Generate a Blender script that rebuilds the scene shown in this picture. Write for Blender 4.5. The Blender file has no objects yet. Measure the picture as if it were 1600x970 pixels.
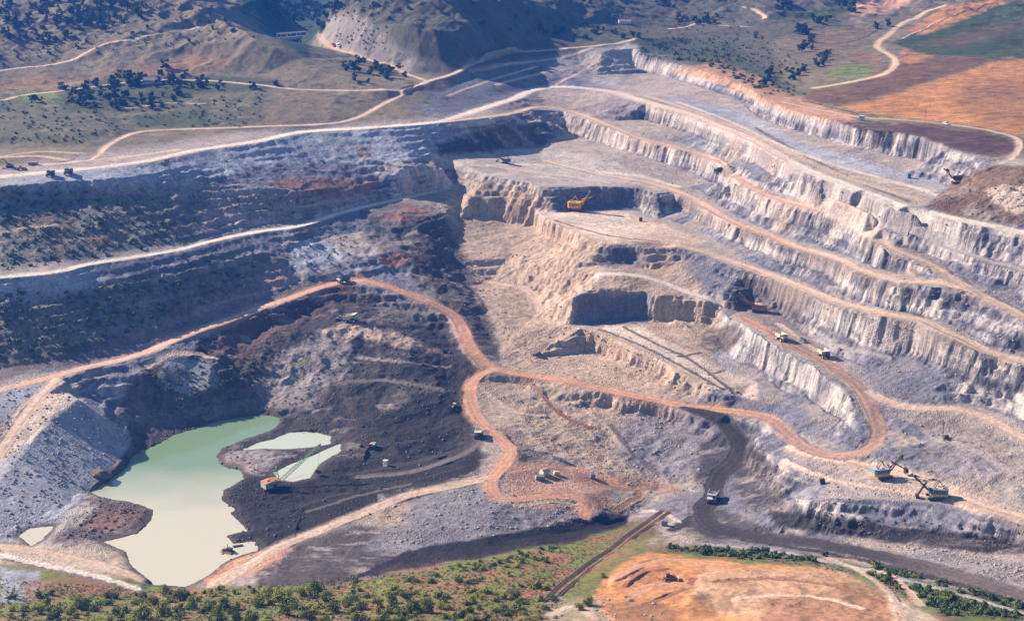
import bpy, bmesh, math, random
import numpy as np
from mathutils import Vector, Matrix
from mathutils.geometry import delaunay_2d_cdt

# ------------------------------------------------------------------ camera, light, exposure
PI = math.pi
FL = 2200.0                      # focal length in photo pixels (photo 1600 wide)
PITCH = math.radians(16.7)
ZC = 227.0                       # camera height above the plateau rim
scene = bpy.context.scene
COL = scene.collection
cam_data = bpy.data.cameras.new('camera')
cam_data.sensor_width = 36.0
cam_data.lens = 36.0 * FL / 1600.0
cam_data.clip_start = 5.0
cam_data.clip_end = 20000.0
cam = bpy.data.objects.new('camera', cam_data)
COL.objects.link(cam)
cam.location = (0, 0, ZC)
cam.rotation_euler = (math.radians(90) - PITCH, 0, 0)
scene.camera = cam

SUN_EL = math.radians(31)
SUN_DIR = Vector((-0.91, 0.415, 0)).normalized() * math.cos(SUN_EL) + Vector((0, 0, math.sin(SUN_EL)))
world = bpy.data.worlds.new("World")
scene.world = world
world.use_nodes = True
wn = world.node_tree
wn.nodes.clear()
sky = wn.nodes.new('ShaderNodeTexSky')
sky.sky_type = 'NISHITA'
sky.sun_disc = False
sky.sun_elevation = SUN_EL
sky.sun_rotation = math.atan2(SUN_DIR.x, SUN_DIR.y)
sky.air_density = 1.6
sky.dust_density = 0.6
sky.ozone_density = 2.5
bg = wn.nodes.new('ShaderNodeBackground')
bg.inputs['Strength'].default_value = 0.047
wo = wn.nodes.new('ShaderNodeOutputWorld')
wn.links.new(sky.outputs[0], bg.inputs[0])
wn.links.new(bg.outputs[0], wo.inputs['Surface'])
sd = bpy.data.lights.new('sun', 'SUN')
sd.energy = 5.0
sd.angle = math.radians(0.5)
sd.color = (1.0, 0.84, 0.71)
sun = bpy.data.objects.new('sun', sd)
COL.objects.link(sun)
sun.rotation_euler = SUN_DIR.to_track_quat('Z', 'Y').to_euler()
# the air between the camera and the far hills
hm = bpy.data.meshes.new('haze'); _b = bmesh.new(); bmesh.ops.create_cube(_b, size=1.0)
bmesh.ops.scale(_b, vec=(12200, 11700, 840), verts=_b.verts); bmesh.ops.translate(_b, vec=(0, 3200, 190), verts=_b.verts); _b.to_mesh(hm); _b.free()
haze = bpy.data.objects.new('haze', hm); COL.objects.link(haze); haze['kind'] = 'stuff'; haze['label'] = 'thin blue haze filling the air over the whole mine'
hmat = bpy.data.materials.new('haze'); hmat.use_nodes = True; hmat.node_tree.nodes.clear()
_v = hmat.node_tree.nodes.new('ShaderNodeVolumePrincipled'); _o = hmat.node_tree.nodes.new('ShaderNodeOutputMaterial')
_v.inputs['Color'].default_value = (0.06, 0.27, 1.0, 1); _v.inputs['Density'].default_value = 0.0001; _v.inputs['Anisotropy'].default_value = 0.2
hmat.node_tree.links.new(_v.outputs[0], _o.inputs['Volume']); hm.materials.append(hmat)
scene.cycles.volume_bounces = 0
vs = scene.view_settings
vs.view_transform = 'Standard'
vs.look = 'None'
vs.exposure = 1.14
vs.gamma = 1.0
vs.use_curve_mapping = False

# ------------------------------------------------------------------ helpers: pixels <-> world
cp, sp = math.cos(PITCH), math.sin(PITCH)
def P(px, py, z):
    a = (px - 800) / FL; b = (485 - py) / FL
    d = (a, cp + b * sp, -sp + b * cp)
    t = (z - ZC) / d[2]
    return (d[0] * t, d[1] * t, z)
def to_px(x, y, z):
    dz = z - ZC
    dep = y * cp - dz * sp
    up = y * sp + dz * cp
    return 800 + FL * x / dep, 485 - FL * up / dep

# ------------------------------------------------------------------ noise
def _hash(ix, iy, seed):
    h = (ix.astype(np.int64) * 374761393 + iy.astype(np.int64) * 668265263 + seed * 1442695041) & 0xffffffff
    h = ((h ^ (h >> 13)) * 1274126177) & 0xffffffff
    return ((h ^ (h >> 16)) & 0xffff).astype(np.float32) / 65535.0
def noise(x, y, s, seed=0):
    x = np.asarray(x, np.float64) / s; y = np.asarray(y, np.float64) / s
    ix = np.floor(x); iy = np.floor(y)
    fx = (x - ix).astype(np.float32); fy = (y - iy).astype(np.float32)
    fx = fx * fx * fx * (fx * (fx * 6 - 15) + 10); fy = fy * fy * fy * (fy * (fy * 6 - 15) + 10)
    a = _hash(ix, iy, seed); b = _hash(ix + 1, iy, seed); c = _hash(ix, iy + 1, seed); d = _hash(ix + 1, iy + 1, seed)
    return ((a + (b - a) * fx) * (1 - fy) + (c + (d - c) * fx) * fy) * 2 - 1
def fbm(x, y, s, o=4, seed=0, g=0.5):
    r = 0; a = 1; t = 0
    for k in range(o):
        r = r + a * noise(x * (0.8 + 0.2 * (k == 0)) + y * 0.6 * (k > 0), y * (0.8 + 0.2 * (k == 0)) - x * 0.6 * (k > 0), s, seed + k * 17); t += a; a *= g; s *= 0.5
    return r / t
def sstep(a, b, x):
    t = np.clip((x - a) / (b - a), 0, 1); return t * t * (3 - 2 * t)

# ------------------------------------------------------------------ terrain control lines (px, py, z)
# roads: name, width m, colour key, points
ROADS = [
 ('upper', 13, 'white', [(0,276,-20),(78,269,-19),(170,260,-19),(238,250,-18),(306,235,-18),(400,221,-17),(468,207,-17),(570,200,-16),(672,192,-16),(706,185,-16),(774,163,-15),(800,155,-15),(834,141,-14),(878,136,-14),(953,143,-14),(1004,158,-14),(1072,177,-15),(1123,197,-17),(1174,218,-20),(1200,233,-22),(1251,262,-26),(1302,282,-28),(1370,308,-29),(1411,323,-31),(1458,334,-32),(1506,345,-33),(1600,364,-36)]),
 ('main', 11, 'tan', [(700,190,-16.2),(757,183,-17),(800,177,-20),(841,167,-23),(885,173,-27),(919,184,-30),(953,197,-32),(990,213,-35),(1038,226,-38),(1089,240,-41),(1123,253,-44),(1143,272,-46),(1167,289,-48.5),(1200,306,-51),(1244,320,-52),(1285,330,-52.5),(1336,349,-53),(1363,368,-54.5),(1397,390,-57),(1445,408,-61),(1482,432,-66),(1506,448,-70),(1540,465,-73),(1574,480,-76),(1598,497,-80)]),
 ('notch', 7, 'grey', [(1380,355,-47),(1404,364,-50),(1455,378,-52),(1506,395,-54),(1554,412,-57),(1600,425,-60)]),
 ('c', 11, 'tan', [(851,252,-56),(936,272,-60),(1004,284,-63),(1055,299,-66),(1092,316,-69),(1140,345,-73),(1200,368,-76),(1241,385,-77),(1302,402,-75),(1336,419,-73),(1370,430,-71.5),(1404,439,-71),(1438,441,-70),(1472,440,-68),(1500,449,-69)]),
 ('d', 12, 'tan', [(990,380,-82),(1038,381,-84),(1089,391,-88),(1123,402,-91),(1200,429,-96),(1234,442,-96),(1268,456,-96),(1302,471,-95),(1336,480,-93),(1370,488,-91),(1404,494,-90),(1438,500,-90),(1472,517,-92),(1506,531,-94),(1540,548,-97),(1600,565,-100)]),
 ('k', 9, 'white', [(935,428,-99),(970,428,-99),(1004,432,-101),(1038,442,-104),(1072,456,-108),(1120,470,-112)]),
 ('l2', 9, 'white', [(0,433,-70),(85,425,-70),(136,413,-71),(204,402,-71),(272,391,-72),(340,374,-73),(400,362,-74),(440,357,-74),(470,352,-74),(500,343,-74),(540,330,-73),(600,316,-72),(660,303,-71),(712,293,-70)]),
 ('l3', 11, 'orange', [(0,609,-124),(85,587,-123.5),(136,573,-123),(204,558,-123),(255,538,-120.5),(306,517,-118.5),(357,500,-116.5),(400,483,-114.5),(451,466,-111.5),(502,448,-108.5),(529,441,-107.5),(553,437,-106),(587,442,-107),(621,453,-111),(655,466,-116),(689,480,-121),(713,497,-127),(726,521,-133),(737,544,-138),(754,565,-142),(774,577,-145),(800,583,-147),(868,592,-149),(936,606,-151),(1004,621,-153),(1072,634,-155),(1140,642,-155),(1200,652,-153),(1227,674,-152),(1251,694,-151),(1275,706,-150),(1312,713,-148),(1346,708,-145),(1367,694,-142),(1374,674,-139),(1365,645,-134),(1352,619,-130),(1336,599,-128),(1302,575,-125),(1268,555,-123),(1234,538,-121),(1200,517,-120),(1160,496,-119)]),
 ('e2', 10, 'tan', [(1352,612,-129),(1404,633,-130),(1438,638,-130),(1489,638,-130),(1540,652,-131),(1600,684,-133)]),
 ('g', 14, 'dark', [(1072,636,-155.5),(1100,645,-157),(1128,659,-160),(1149,677,-163),(1158,701,-167),(1147,722,-171),(1126,739,-175),(1116,759,-178),(1116,776,-180),(1099,793,-181),(1103,813,-180),(1123,827,-178),(1157,834,-177),(1200,841,-174),(1268,847,-168),(1336,861,-163),(1404,875,-158),(1472,892,-152),(1540,912,-147),(1600,929,-143)]),
 ('h', 10, 'orange', [(770,578,-145.5),(750,585,-147),(738,595,-148),(734,612,-150),(736,633,-153),(747,655,-157),(762,670,-161),(783,684,-165),(797,698,-168),(798,711,-171),(781,732,-174),(766,749,-177),(767,766,-178),(778,776,-178),(800,779,-178),(851,774,-177),(885,773,-177),(905,776,-177),(917,786,-178),(912,803,-180)]),
 ('h2', 9, 'tan', [(766,745,-176),(706,759,-178),(638,773,-179),(587,793,-180),(536,813,-180),(495,830,-180),(451,847,-178),(400,875,-175),(340,912,-171)]),
 ('h3', 7, 'greyd', [(762,672,-162),(735,702,-170),(690,722,-175),(640,737,-178),(560,745,-180)]),
 ('s', 10, 'tan', [(1330,722,-148),(1400,742,-147),(1479,769,-147),(1540,793,-146),(1600,807,-145)]),
 ('t1', 7, 'tan', [(60,258,-18),(140,249,-17),(170,226,-14),(210,208,-12),(260,203,-12),(400,198,-12.5),(536,190,-13),(604,160,-4),(665,129,8)]),
 ('t1b', 7, 'tan', [(110,254,-18),(200,245,-17.5),(280,234,-17.5)]),
 ('t1c', 6, 'tan', [(0,246,-15),(60,244,-15),(115,252,-17)]),
 ('t2', 7, 'tan', [(270,124,14),(330,126,12),(400,132,10),(470,140,6),(587,141,6),(638,136,7),(672,126,8),(706,116,10),(740,100,14),(800,83,18),(870,78,18),(936,71,20),(990,62,24)]),
 ('t3', 7, 'tan', [(500,53,30),(506,65,26),(526,77,22),(570,92,18),(604,102,14),(638,117,10),(668,127,8)]),
 ('t4', 5, 'tan', [(0,112,20),(85,99,26),(170,73,40),(238,58,48),(306,42,56),(374,37,58)]),
 ('t5', 5, 'tan', [(0,158,4),(30,150,5),(70,145,6),(130,138,8),(190,130,11),(262,124,14)]),
 ('f1', 9, 'field', [(1272,138,2),(1330,128,4),(1378,117,6),(1396,105,8),(1398,92,11),(1375,78,14),(1372,68,17),(1392,50,22),(1420,30,29),(1475,11,39)]),
 ('f2', 6, 'tan', [(1222,160,0.5),(1270,170,0),(1340,183,-1),(1400,187,-1),(1470,193,-1),(1545,204,-1),(1588,216,-1),(1592,232,-2),(1578,248,-3)]),
 ('f3', 6, 'tan', [(1045,46,24),(1070,42,25),(1095,35,28),(1170,40,27)]),
 ('f4', 6, 'tan', [(1160,8,45),(1190,20,38),(1195,30,32)]),
 ('b1', 6, 'tan', [(0,853,-172),(60,860,-173),(120,873,-172),(180,888,-172),(225,905,-174)]),
 ('b2', 9, 'tan', [(88,593,-124),(55,627,-128),(25,667,-135),(0,705,-143),(-30,750,-151)]),
 ('m', 9, 'tan', [(760,440,-121),(800,446,-122),(822,452,-123),(836,468,-126),(844,492,-131)]),
]
LINES = [
 # plateau rim and its foot
 [(940,85,14),(973,72,18),(1004,85,12),(1052,98,8),(1100,112,4),(1157,131,0),(1200,158,0),(1251,178,0),(1302,188,0),(1336,203,-1),(1404,208,-1),(1438,214,-2),(1489,231,-3),(1540,248,-3)],
 [(930,118,-8),(970,129,-13),(1021,137,-14),(1072,150,-14),(1106,160,-15),(1157,181,-17),(1200,216,-20),(1251,231,-21),(1302,243,-22),(1353,258,-25),(1404,272,-27),(1455,283,-28),(1475,290,-28)],
 # brown mound at the right edge
 [(1446,322,-30),(1462,306,-28),(1480,292,-25),(1500,285,-20),(1520,270,-12),(1545,258,-6),(1600,262,-4)],
 [(1446,325,-31),(1500,340,-32.5),(1560,352,-34),(1600,358,-35)],
 [(1520,290,-17),(1545,285,-12),(1570,288,-11),(1600,290,-11)],
 # foot of the wall under 'upper', above 'main'
 [(960,188,-31.5),(1000,208,-34),(1040,219,-37.5),(1100,237,-40),(1155,264,-41),(1205,290,-45),(1260,308,-47),(1330,331,-47.5),(1372,353,-50)],
 [(1390,350,-46),(1420,355,-47),(1455,369,-49),(1506,387,-51.5),(1600,417,-57)],
 [(1420,386,-57.5),(1455,400,-61),(1500,430,-67),(1540,452,-72),(1600,485,-79)],
 # foot of wall under 'main' down to 'c'
 [(640,262,-44),(700,247,-47),(760,235,-47),(820,229,-49.5),(880,236,-51.5),(940,251,-54),(1000,264,-58),(1050,282,-63),(1100,304,-67),(1150,336,-72),(1200,357,-74),(1260,377,-75),(1320,396,-73.5),(1380,418,-71.3),(1430,432,-70)],
 # floor c outer edge, notch of the yellow shovel
 [(690,266,-51),(760,274,-55),(820,284,-57),(850,292,-59),(872,293,-59.5),(930,291,-61),(1000,295,-63),(1030,304,-64.5)],
 [(872,332,-80),(920,326,-80),(965,322,-80.5),(1000,330,-82),(1030,342,-84),(1072,352,-86),(1120,378,-88.5),(1160,402,-92),(1200,419,-95),(1240,434,-96),(1302,460,-94.5),(1370,478,-91),(1420,486,-90),(1480,508,-92),(1540,535,-95),(1600,553,-98)],
 # floor of yellow shovel outer edge
 [(740,305,-70),(790,316,-76),(834,328,-80),(868,354,-80.5),(912,369,-81),(945,379,-82)],
 [(745,375,-99),(800,388,-103),(851,405,-103),(892,420,-101)],
 [(750,382,-101),(800,396,-105),(845,413,-106),(888,430,-107)],
 # small step
 [(950,381,-82),(985,384,-83),(1021,390,-88.5),(1072,405,-93),(1106,424,-98),(1136,447,-104)],
 [(945,412,-97),(985,413,-97.5),(1020,424,-100)],
 # block below k: top and foot
 [(897,462,-107),(912,459,-107),(953,456,-107),(990,457,-107.5),(1038,464,-109),(1089,471,-112),(1128,477,-115)],
 [(895,508,-129),(930,503,-129),(953,500,-128.5),(990,497,-128),(1038,503,-130),(1089,522,-133),(1130,530,-134)],
 # notch of the brown shovel
 [(1140,452,-105),(1150,440,-103),(1170,430,-98),(1190,431,-97)],
 [(1132,482,-118),(1150,486,-118),(1180,482,-119),(1215,490,-119.5),(1268,528,-122),(1302,552,-123.5),(1350,576,-124),(1400,602,-125),(1450,622,-127),(1500,626,-128),(1560,640,-130),(1600,663,-131)],
 # platform j outer edge and foot
 [(905,512,-129),(953,527,-130.5),(987,544,-133),(1021,558,-136),(1055,578,-139),(1089,595,-143),(1113,609,-146)],
 [(900,580,-148),(960,595,-150),(1030,612,-152),(1080,622,-153.5)],
 [(1130,535,-136),(1150,565,-141),(1175,600,-146),(1200,630,-150)],
 # wall inside the loop: crest and foot
 [(1140,496,-119),(1165,510,-119.5),(1200,536,-120.5),(1234,555,-122),(1268,574,-123.5),(1300,597,-126),(1325,622,-130),(1338,650,-135),(1338,680,-141)],
 [(1160,535,-134),(1190,575,-141),(1225,610,-146),(1262,650,-147),(1290,685,-148.5),(1325,695,-146)],
 # lower right
 [(1400,700,-139),(1450,690,-137),(1500,700,-137),(1550,690,-135),(1600,730,-137)],
 [(1420,660,-133),(1500,665,-133),(1600,700,-134.5)],
 [(1262,784,-152),(1302,779,-149),(1353,780,-149),(1404,783,-149),(1472,787,-149),(1506,794,-148.5),(1540,809,-148),(1600,822,-147)],
 [(1250,808,-163),(1302,808,-157),(1353,809,-156),(1404,817,-157),(1472,830,-158),(1540,842,-158),(1600,855,-157)],
 [(1215,825,-169),(1300,834,-165),(1400,846,-162),(1500,864,-159),(1600,884,-154)],
 [(1180,690,-157),(1230,735,-156),(1300,745,-152)],
 [(1170,740,-172),(1200,780,-171)],
 # under F: steep bank, hut yard
 [(800,600,-153),(860,625,-160),(950,640,-164),(1040,655,-165),(1090,680,-168)],
 [(820,700,-176),(870,708,-177.5),(940,728,-178.5),(1000,745,-179),(1060,772,-180.5)],
 [(830,755,-178),(900,750,-178.5),(960,765,-180)],
 [(950,790,-181),(1020,790,-182),(1060,800,-182.5)],
 # left wall
 [(0,292,-23),(100,284,-23.5),(200,278,-25),(300,262,-26.5),(400,252,-30),(480,248,-34),(560,245,-37)],
 [(0,318,-37),(100,312,-38),(200,305,-38),(300,292,-40),(400,297,-46),(500,298,-53),(600,285,-57)],
 [(0,415,-68),(100,405,-68),(200,390,-69),(300,374,-70),(400,350,-71),(470,341,-71.5)],
 [(0,470,-84),(100,462,-85),(200,440,-83),(300,420,-83),(400,400,-86),(500,375,-85),(560,360,-84)],
 [(0,575,-119.5),(100,562,-119),(200,540,-118.5),(300,503,-114.5),(400,467,-110.5),(470,444,-106.5),(540,422,-101)],
 # centre back
 [(715,310,-76),(722,345,-89),(706,380,-100),(712,410,-108),(745,440,-119)],
 [(560,345,-78),(600,360,-84),(650,350,-82),(700,330,-80)],
 [(560,400,-92),(620,395,-93),(680,390,-97)],
 [(600,425,-103),(660,425,-105),(700,440,-112),(730,470,-120)],
 [(745,500,-131),(765,530,-139),(785,560,-144.5)],
 [(735,448,-121),(760,480,-127),(800,520,-134),(830,560,-144)],
 # under L3, interior of the coal floor
 [(100,632,-136),(150,610,-134),(250,590,-133),(350,548,-130),(450,500,-124),(540,468,-117),(610,480,-121),(680,510,-132),(710,550,-142)],
 [(232,572,-128),(262,560,-125.5),(300,556,-126),(330,562,-129)],
 [(235,618,-144),(290,622,-146),(330,608,-143)],
 [(240,652,-157),(300,644,-156),(350,630,-153),(420,620,-154),(480,640,-164)],
 [(500,520,-126),(560,505,-123),(620,530,-130)],
 [(500,570,-140),(560,560,-140),(640,575,-142),(700,590,-149)],
 [(470,590,-146),(520,610,-151),(600,640,-160),(680,650,-163),(715,640,-158)],
 [(440,655,-172),(520,660,-172),(600,690,-176),(690,700,-175)],
 [(450,760,-180),(520,745,-181),(620,725,-180)],
 [(420,800,-180),(500,790,-181),(620,755,-180)],
 [(480,860,-178),(560,850,-181),(640,830,-180),(700,800,-178),(770,800,-178),(880,812,-181)],
 # spoil heap
 [(100,598,-124),(122,622,-126),(160,650,-141),(198,688,-158)],
 [(110,612,-124.5),(75,655,-132),(30,715,-143),(0,750,-150)],
 [(205,692,-167),(165,745,-174),(110,785,-178),(65,835,-181),(20,848,-178),(-20,850,-176)],
 # front bank: black strip foot, vegetated crest, frame bottom
 [(560,905,-168),(640,868,-177),(760,850,-182),(880,834,-183.5),(975,812,-184)],
 [(520,915,-163),(600,892,-166),(700,882,-168),(800,868,-172),(880,852,-176),(950,833,-180),(1000,812,-181)],
 [(0,880,-166),(100,900,-163),(220,930,-163),(320,925,-165),(430,910,-163)],
 [(0,970,-126),(250,970,-128),(500,970,-128),(800,970,-127),(1000,970,-127),(1200,970,-128),(1400,970,-129),(1600,970,-130)],
 [(600,930,-147),(800,915,-150),(880,905,-154)],
 # railway bed
 [(845,948,-136),(885,913,-148),(960,856,-167),(1045,798,-182)],
 # orange terrace
 [(955,905,-147),(975,885,-152),(1010,862,-159),(1080,872,-157),(1200,880,-153),(1280,895,-148)],
 [(952,912,-150),(950,925,-147),(1000,945,-138),(1100,952,-137),(1250,950,-137),(1380,950,-136)],
 [(948,915,-148),(952,893,-152),(975,874,-156),(1015,859,-161)],
 [(1150,886,-151),(1100,892,-149),(1086,903,-146.2),(1092,918,-142.5),(1068,938,-139),(1040,950,-137.5)],
 [(1155,890,-147.5),(1104,896,-145.5),(1092,905,-143),(1099,919,-140),(1074,942,-136),(1046,955,-134.5)],
 [(1060,855,-169),(1150,862,-168),(1260,875,-160),(1350,895,-154),(1450,925,-146),(1600,955,-136)],
 # plateau, hills
 [(1200,100,9),(1400,100,9),(1600,100,9)], [(1200,50,22),(1400,50,22),(1600,50,22)], [(1000,0,53),(1200,0,49),(1400,0,45),(1600,0,45)],
 [(1300,150,2),(1450,165,1),(1600,190,0)],
 [(900,40,36),(1000,40,30),(1100,60,18)],
 [(560,70,32),(620,80,30),(690,95,22),(760,80,26),(850,62,28)],
 [(560,0,84),(700,0,85),(800,0,76),(900,0,64)], [(560,35,58),(680,50,54),(800,45,44)],
 [(600,139,7),(520,114,18),(466,92,30),(431,75,42),(400,61,51),(374,46,58),(340,25,69),(280,0,84)],
 [(0,0,82),(140,0,84),(280,0,84)], [(0,60,48),(100,45,56),(200,30,64),(300,22,68)],
 [(0,140,9),(100,128,11),(200,118,15),(300,112,18),(400,115,17)],
 [(450,81,4),(472,92,0),(484,100,2)],
 [(466,88,-8),(480,70,0),(470,45,12),(460,20,18),(450,0,24)],
 [(495,90,8),(500,60,26),(512,30,50),(520,0,72)],
 [(405,20,50),(425,0,66)],
 [(0,175,0),(100,166,1),(250,152,3),(400,150,4),(520,155,2)],
 [(0,215,-8),(100,212,-8),(180,200,-7)],
 [(0,232,-14),(70,230,-14),(120,238,-14)],
 [(700,165,-10),(760,140,-6),(820,120,-3),(870,112,-1),(905,95,6)], [(690,145,-2),(730,125,2),(790,105,6),(860,92,10)],
]
C = {}
def rgb(k, r, g, b): C[k] = np.array((r, g, b), np.float32)
for k, v in {'white':(.62,.54,.46),'tan':(.55,.41,.31),'grey':(.36,.33,.31),'dark':(.055,.048,.047),'orange':(.50,.28,.18),'greyd':(.17,.14,.13),'field':(.60,.44,.28),
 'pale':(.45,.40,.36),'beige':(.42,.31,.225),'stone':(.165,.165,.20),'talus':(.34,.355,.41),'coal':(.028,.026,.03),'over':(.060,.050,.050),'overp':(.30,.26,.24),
 'rust':(.27,.13,.08),'drygrass':(.19,.155,.095),'hillb':(.10,.09,.06),'forest':(.03,.055,.035),'scrub':(.055,.075,.035),'grass':(.16,.20,.05),'olive':(.15,.13,.05),
 'fgreen':(.055,.075,.018),'forange':(.43,.20,.075),'fbrown':(.16,.09,.05),'fpink':(.48,.27,.19),'soil':(.10,.06,.05),'osoil':(.52,.28,.17),'terr':(.52,.25,.105),'terrb':(.46,.29,.185),'heap':(.34,.34,.37),'sand':(.5,.4,.31)}.items(): rgb(k, *v)

def deep(p):
    # the west half of the pit floor is shallower
    x, y, z = p
    if z < -155:
        k = 0.26 + 0.74 * min(1, max(0, (x - 780) / 220)); z = -155 + (z + 155) * k
    return (x, y, z)
ROADS = [(a, b, c, [deep(p) for p in pts]) for a, b, c, pts in ROADS]
LINES = [[deep(p) for p in pts] for pts in LINES]
# ------------------------------------------------------------------ triangulated skeleton -> height raster
def extend(pts):
    pts = list(pts)
    if pts[0][0] <= 5 and len(pts) > 1:
        a, b = pts[0], pts[1]; k = (a[1] - b[1]) / max(1, abs(b[0] - a[0])); k = max(-.25, min(.25, k))
        pts.insert(0, (a[0] - 160, a[1] + k * 160, a[2])); pts.insert(0, (a[0] - 420, a[1] + k * 200, a[2]))
    if pts[-1][0] >= 1595:
        a, b = pts[-1], pts[-2]; k = (a[1] - b[1]) / max(1, abs(b[0] - a[0])); k = max(-.3, min(.3, k))
        pts.append((a[0] + 160, a[1] + k * 160, a[2])); pts.append((a[0] + 420, a[1] + k * 200, a[2]))
    return pts
def resample(w, step=9.0):
    w = np.array(w, float); out = [w[0]]
    # smooth with Catmull-Rom
    n = len(w)
    for i in range(n - 1):
        p0, p1, p2, p3 = w[max(i - 1, 0)], w[i], w[i + 1], w[min(i + 2, n - 1)]
        L = np.linalg.norm((p2 - p1)[:2]); m = max(1, int(L / step))
        for k in range(1, m + 1):
            t = k / m
            out.append(0.5 * ((2 * p1) + (-p0 + p2) * t + (2 * p0 - 5 * p1 + 4 * p2 - p3) * t * t + (-p0 + 3 * p1 - 3 * p2 + p3) * t ** 3))
    return np.array(out)
cv, ce = [], []
def add_line(w):
    i0 = len(cv)
    for p in w: cv.append(tuple(map(float, p)))
    for k in range(len(w) - 1): ce.append((i0 + k, i0 + k + 1))
road_w = []
for name, wd, ck, pts in ROADS:
    w = resample([P(*p) for p in extend(pts)])
    road_w.append((name, wd, ck, w))
    d = np.gradient(w[:, :2], axis=0); d /= np.linalg.norm(d, axis=1)[:, None] + 1e-9
    n = np.stack([-d[:, 1], d[:, 0]], 1)
    for s in (-1, 1):
        e = w.copy(); e[:, :2] += n * s * wd * 0.5
        add_line(e[::2] if len(e) > 6 else e)
for pts in LINES: add_line(resample([P(*p) for p in extend(pts)], 25.0))
def at_px(line, px):
    for a, b in zip(line, line[1:]):
        if a[0] <= px <= b[0] and b[0] > a[0]:
            t = (px - a[0]) / (b[0] - a[0]); return a[1] + t * (b[1] - a[1]), a[2] + t * (b[2] - a[2])
    return None
RDD = {r[0]: (r[3], r[1]) for r in ROADS}
def cliff(crest, foot, x0, x1, t=.5, m=3.2, wd=0):
    # a rock face in two parts: steep rock above, fallen rock below
    out = []
    for px in range(x0, x1 + 1, 12):
        c = at_px(crest, px); f = at_px(foot, px)
        if not c or not f: continue
        cy, cz = c; a = P(px, cy, cz)
        c2 = at_px(crest, px + 10) or at_px(crest, px - 10); a2 = P(px + 10, c2[0], c2[1]) if at_px(crest, px + 10) else P(px - 10, c2[0], c2[1])
        ny = abs(a2[0] - a[0]) / (math.hypot(a2[0] - a[0], a2[1] - a[1]) + 1e-6)
        y = a[1] - ((wd * .5) / max(.35, ny) + .8 if wd else 0)
        # world point under the crest at fraction t of the face in the picture
        cpx = to_px(a[0], y, cz)[1]; py = cpx + t * (f[0] - cpx)
        d = P(px, py, 0.0); TT = (ZC - 0.0) / d[1]
        z = (cz - m * y + m * ZC / TT) / (1 + m / TT)
        z = max(z, f[1] + .18 * (cz - f[1]))
        out.append(P(px, py, z))
    if len(out) > 2: add_line(np.array(out))
Lf = lambda i: LINES[i]
for args in [
  (LINES[0], LINES[1], 990, 1530, .55, 3.0, 0), (RDD['upper'][0], LINES[5], 1010, 1370, .5, 2.6, 13), (RDD['upper'][0], LINES[6], 1400, 1590, .45, 2.6, 13),
  (RDD['main'][0], LINES[8], 890, 1290, .5, 2.6, 11), (RDD['c'][0], LINES[10], 1060, 1430, .5, 2.8, 11), (RDD['d'][0], LINES[19], 1180, 1590, .52, 2.8, 12),
  (LINES[16], LINES[17], 905, 1120, .7, 4.0, 0), (LINES[11], LINES[12], 750, 900, .4, 2.2, 0), (LINES[20], LINES[21], 920, 1080, .5, 1.6, 0), (LINES[9], LINES[10], 880, 1000, .8, 4.0, 0), (LINES[23], LINES[24], 1160, 1330, .5, 2.6, 0), (RDD['notch'][0], LINES[7], 1430, 1590, .5, 2.2, 7)]:
    cliff(*args)
for x in range(-1500, 1501, 300):
    ax = abs(x)
    for y, z in ((430, -105), (2700, 105), (3300, 170), (4500, 260)):
        if y == 430 or True: cv.append((float(x), float(y), float(z + (25 * math.sin(x * .004 + y)) if y > 500 else z)))
for y in range(550, 2600, 150):
    for sx in (-1, 1): cv.append((sx * 1500.0, float(y), (20.0 + y * 0.01)))
WATER_Z = -163.0
PONDS = [
 [(438,652),(420,648),(395,650),(365,653),(340,658),(310,668),(272,680),(240,697),(212,708),(190,735),(165,752),(140,768),(165,777),(200,783),(238,797),(236,812),(228,822),(214,834),(160,846),(200,862),(208,885),(238,912),(290,916),(308,908),(345,882),(375,868),(405,860),(398,846),(362,850),(353,836),(386,828),(372,814),(358,803),(366,795),(346,780),(350,765),(379,748),(376,734),(350,728),(338,714),(345,700),(372,690),(402,680),(428,668),(440,660)],
 [(378,703),(400,692),(430,686),(452,675),(492,674),(522,681),(516,693),(480,699),(440,701),(405,701)],
 [(428,738),(450,726),(484,713),(533,692),(532,704),(502,722),(482,747),(460,752),(438,750)],
 [(28,838),(45,826),(82,822),(66,843),(48,852)],
]
for q in PONDS:
    w = [P(a, b, WATER_Z + .1) for a, b in q]; add_line(resample(w + w[:1], 12.0))
cv.append(P(280, 760, WATER_Z - 2)); cv.append(P(290, 850, WATER_Z - 2)); cv.append(P(300, 700, WATER_Z - 2))
cv2 = [Vector((a, b)) for a, b, c in cv]
ov, oe, of, ovo, _, _ = delaunay_2d_cdt(cv2, ce, [], 0, 1e-4, True)
czin = np.array([c[2] for c in cv])
zz = np.full(len(ov), np.nan)
for i, o in enumerate(ovo):
    if len(o): zz[i] = np.mean([czin[k] for k in o])
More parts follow.
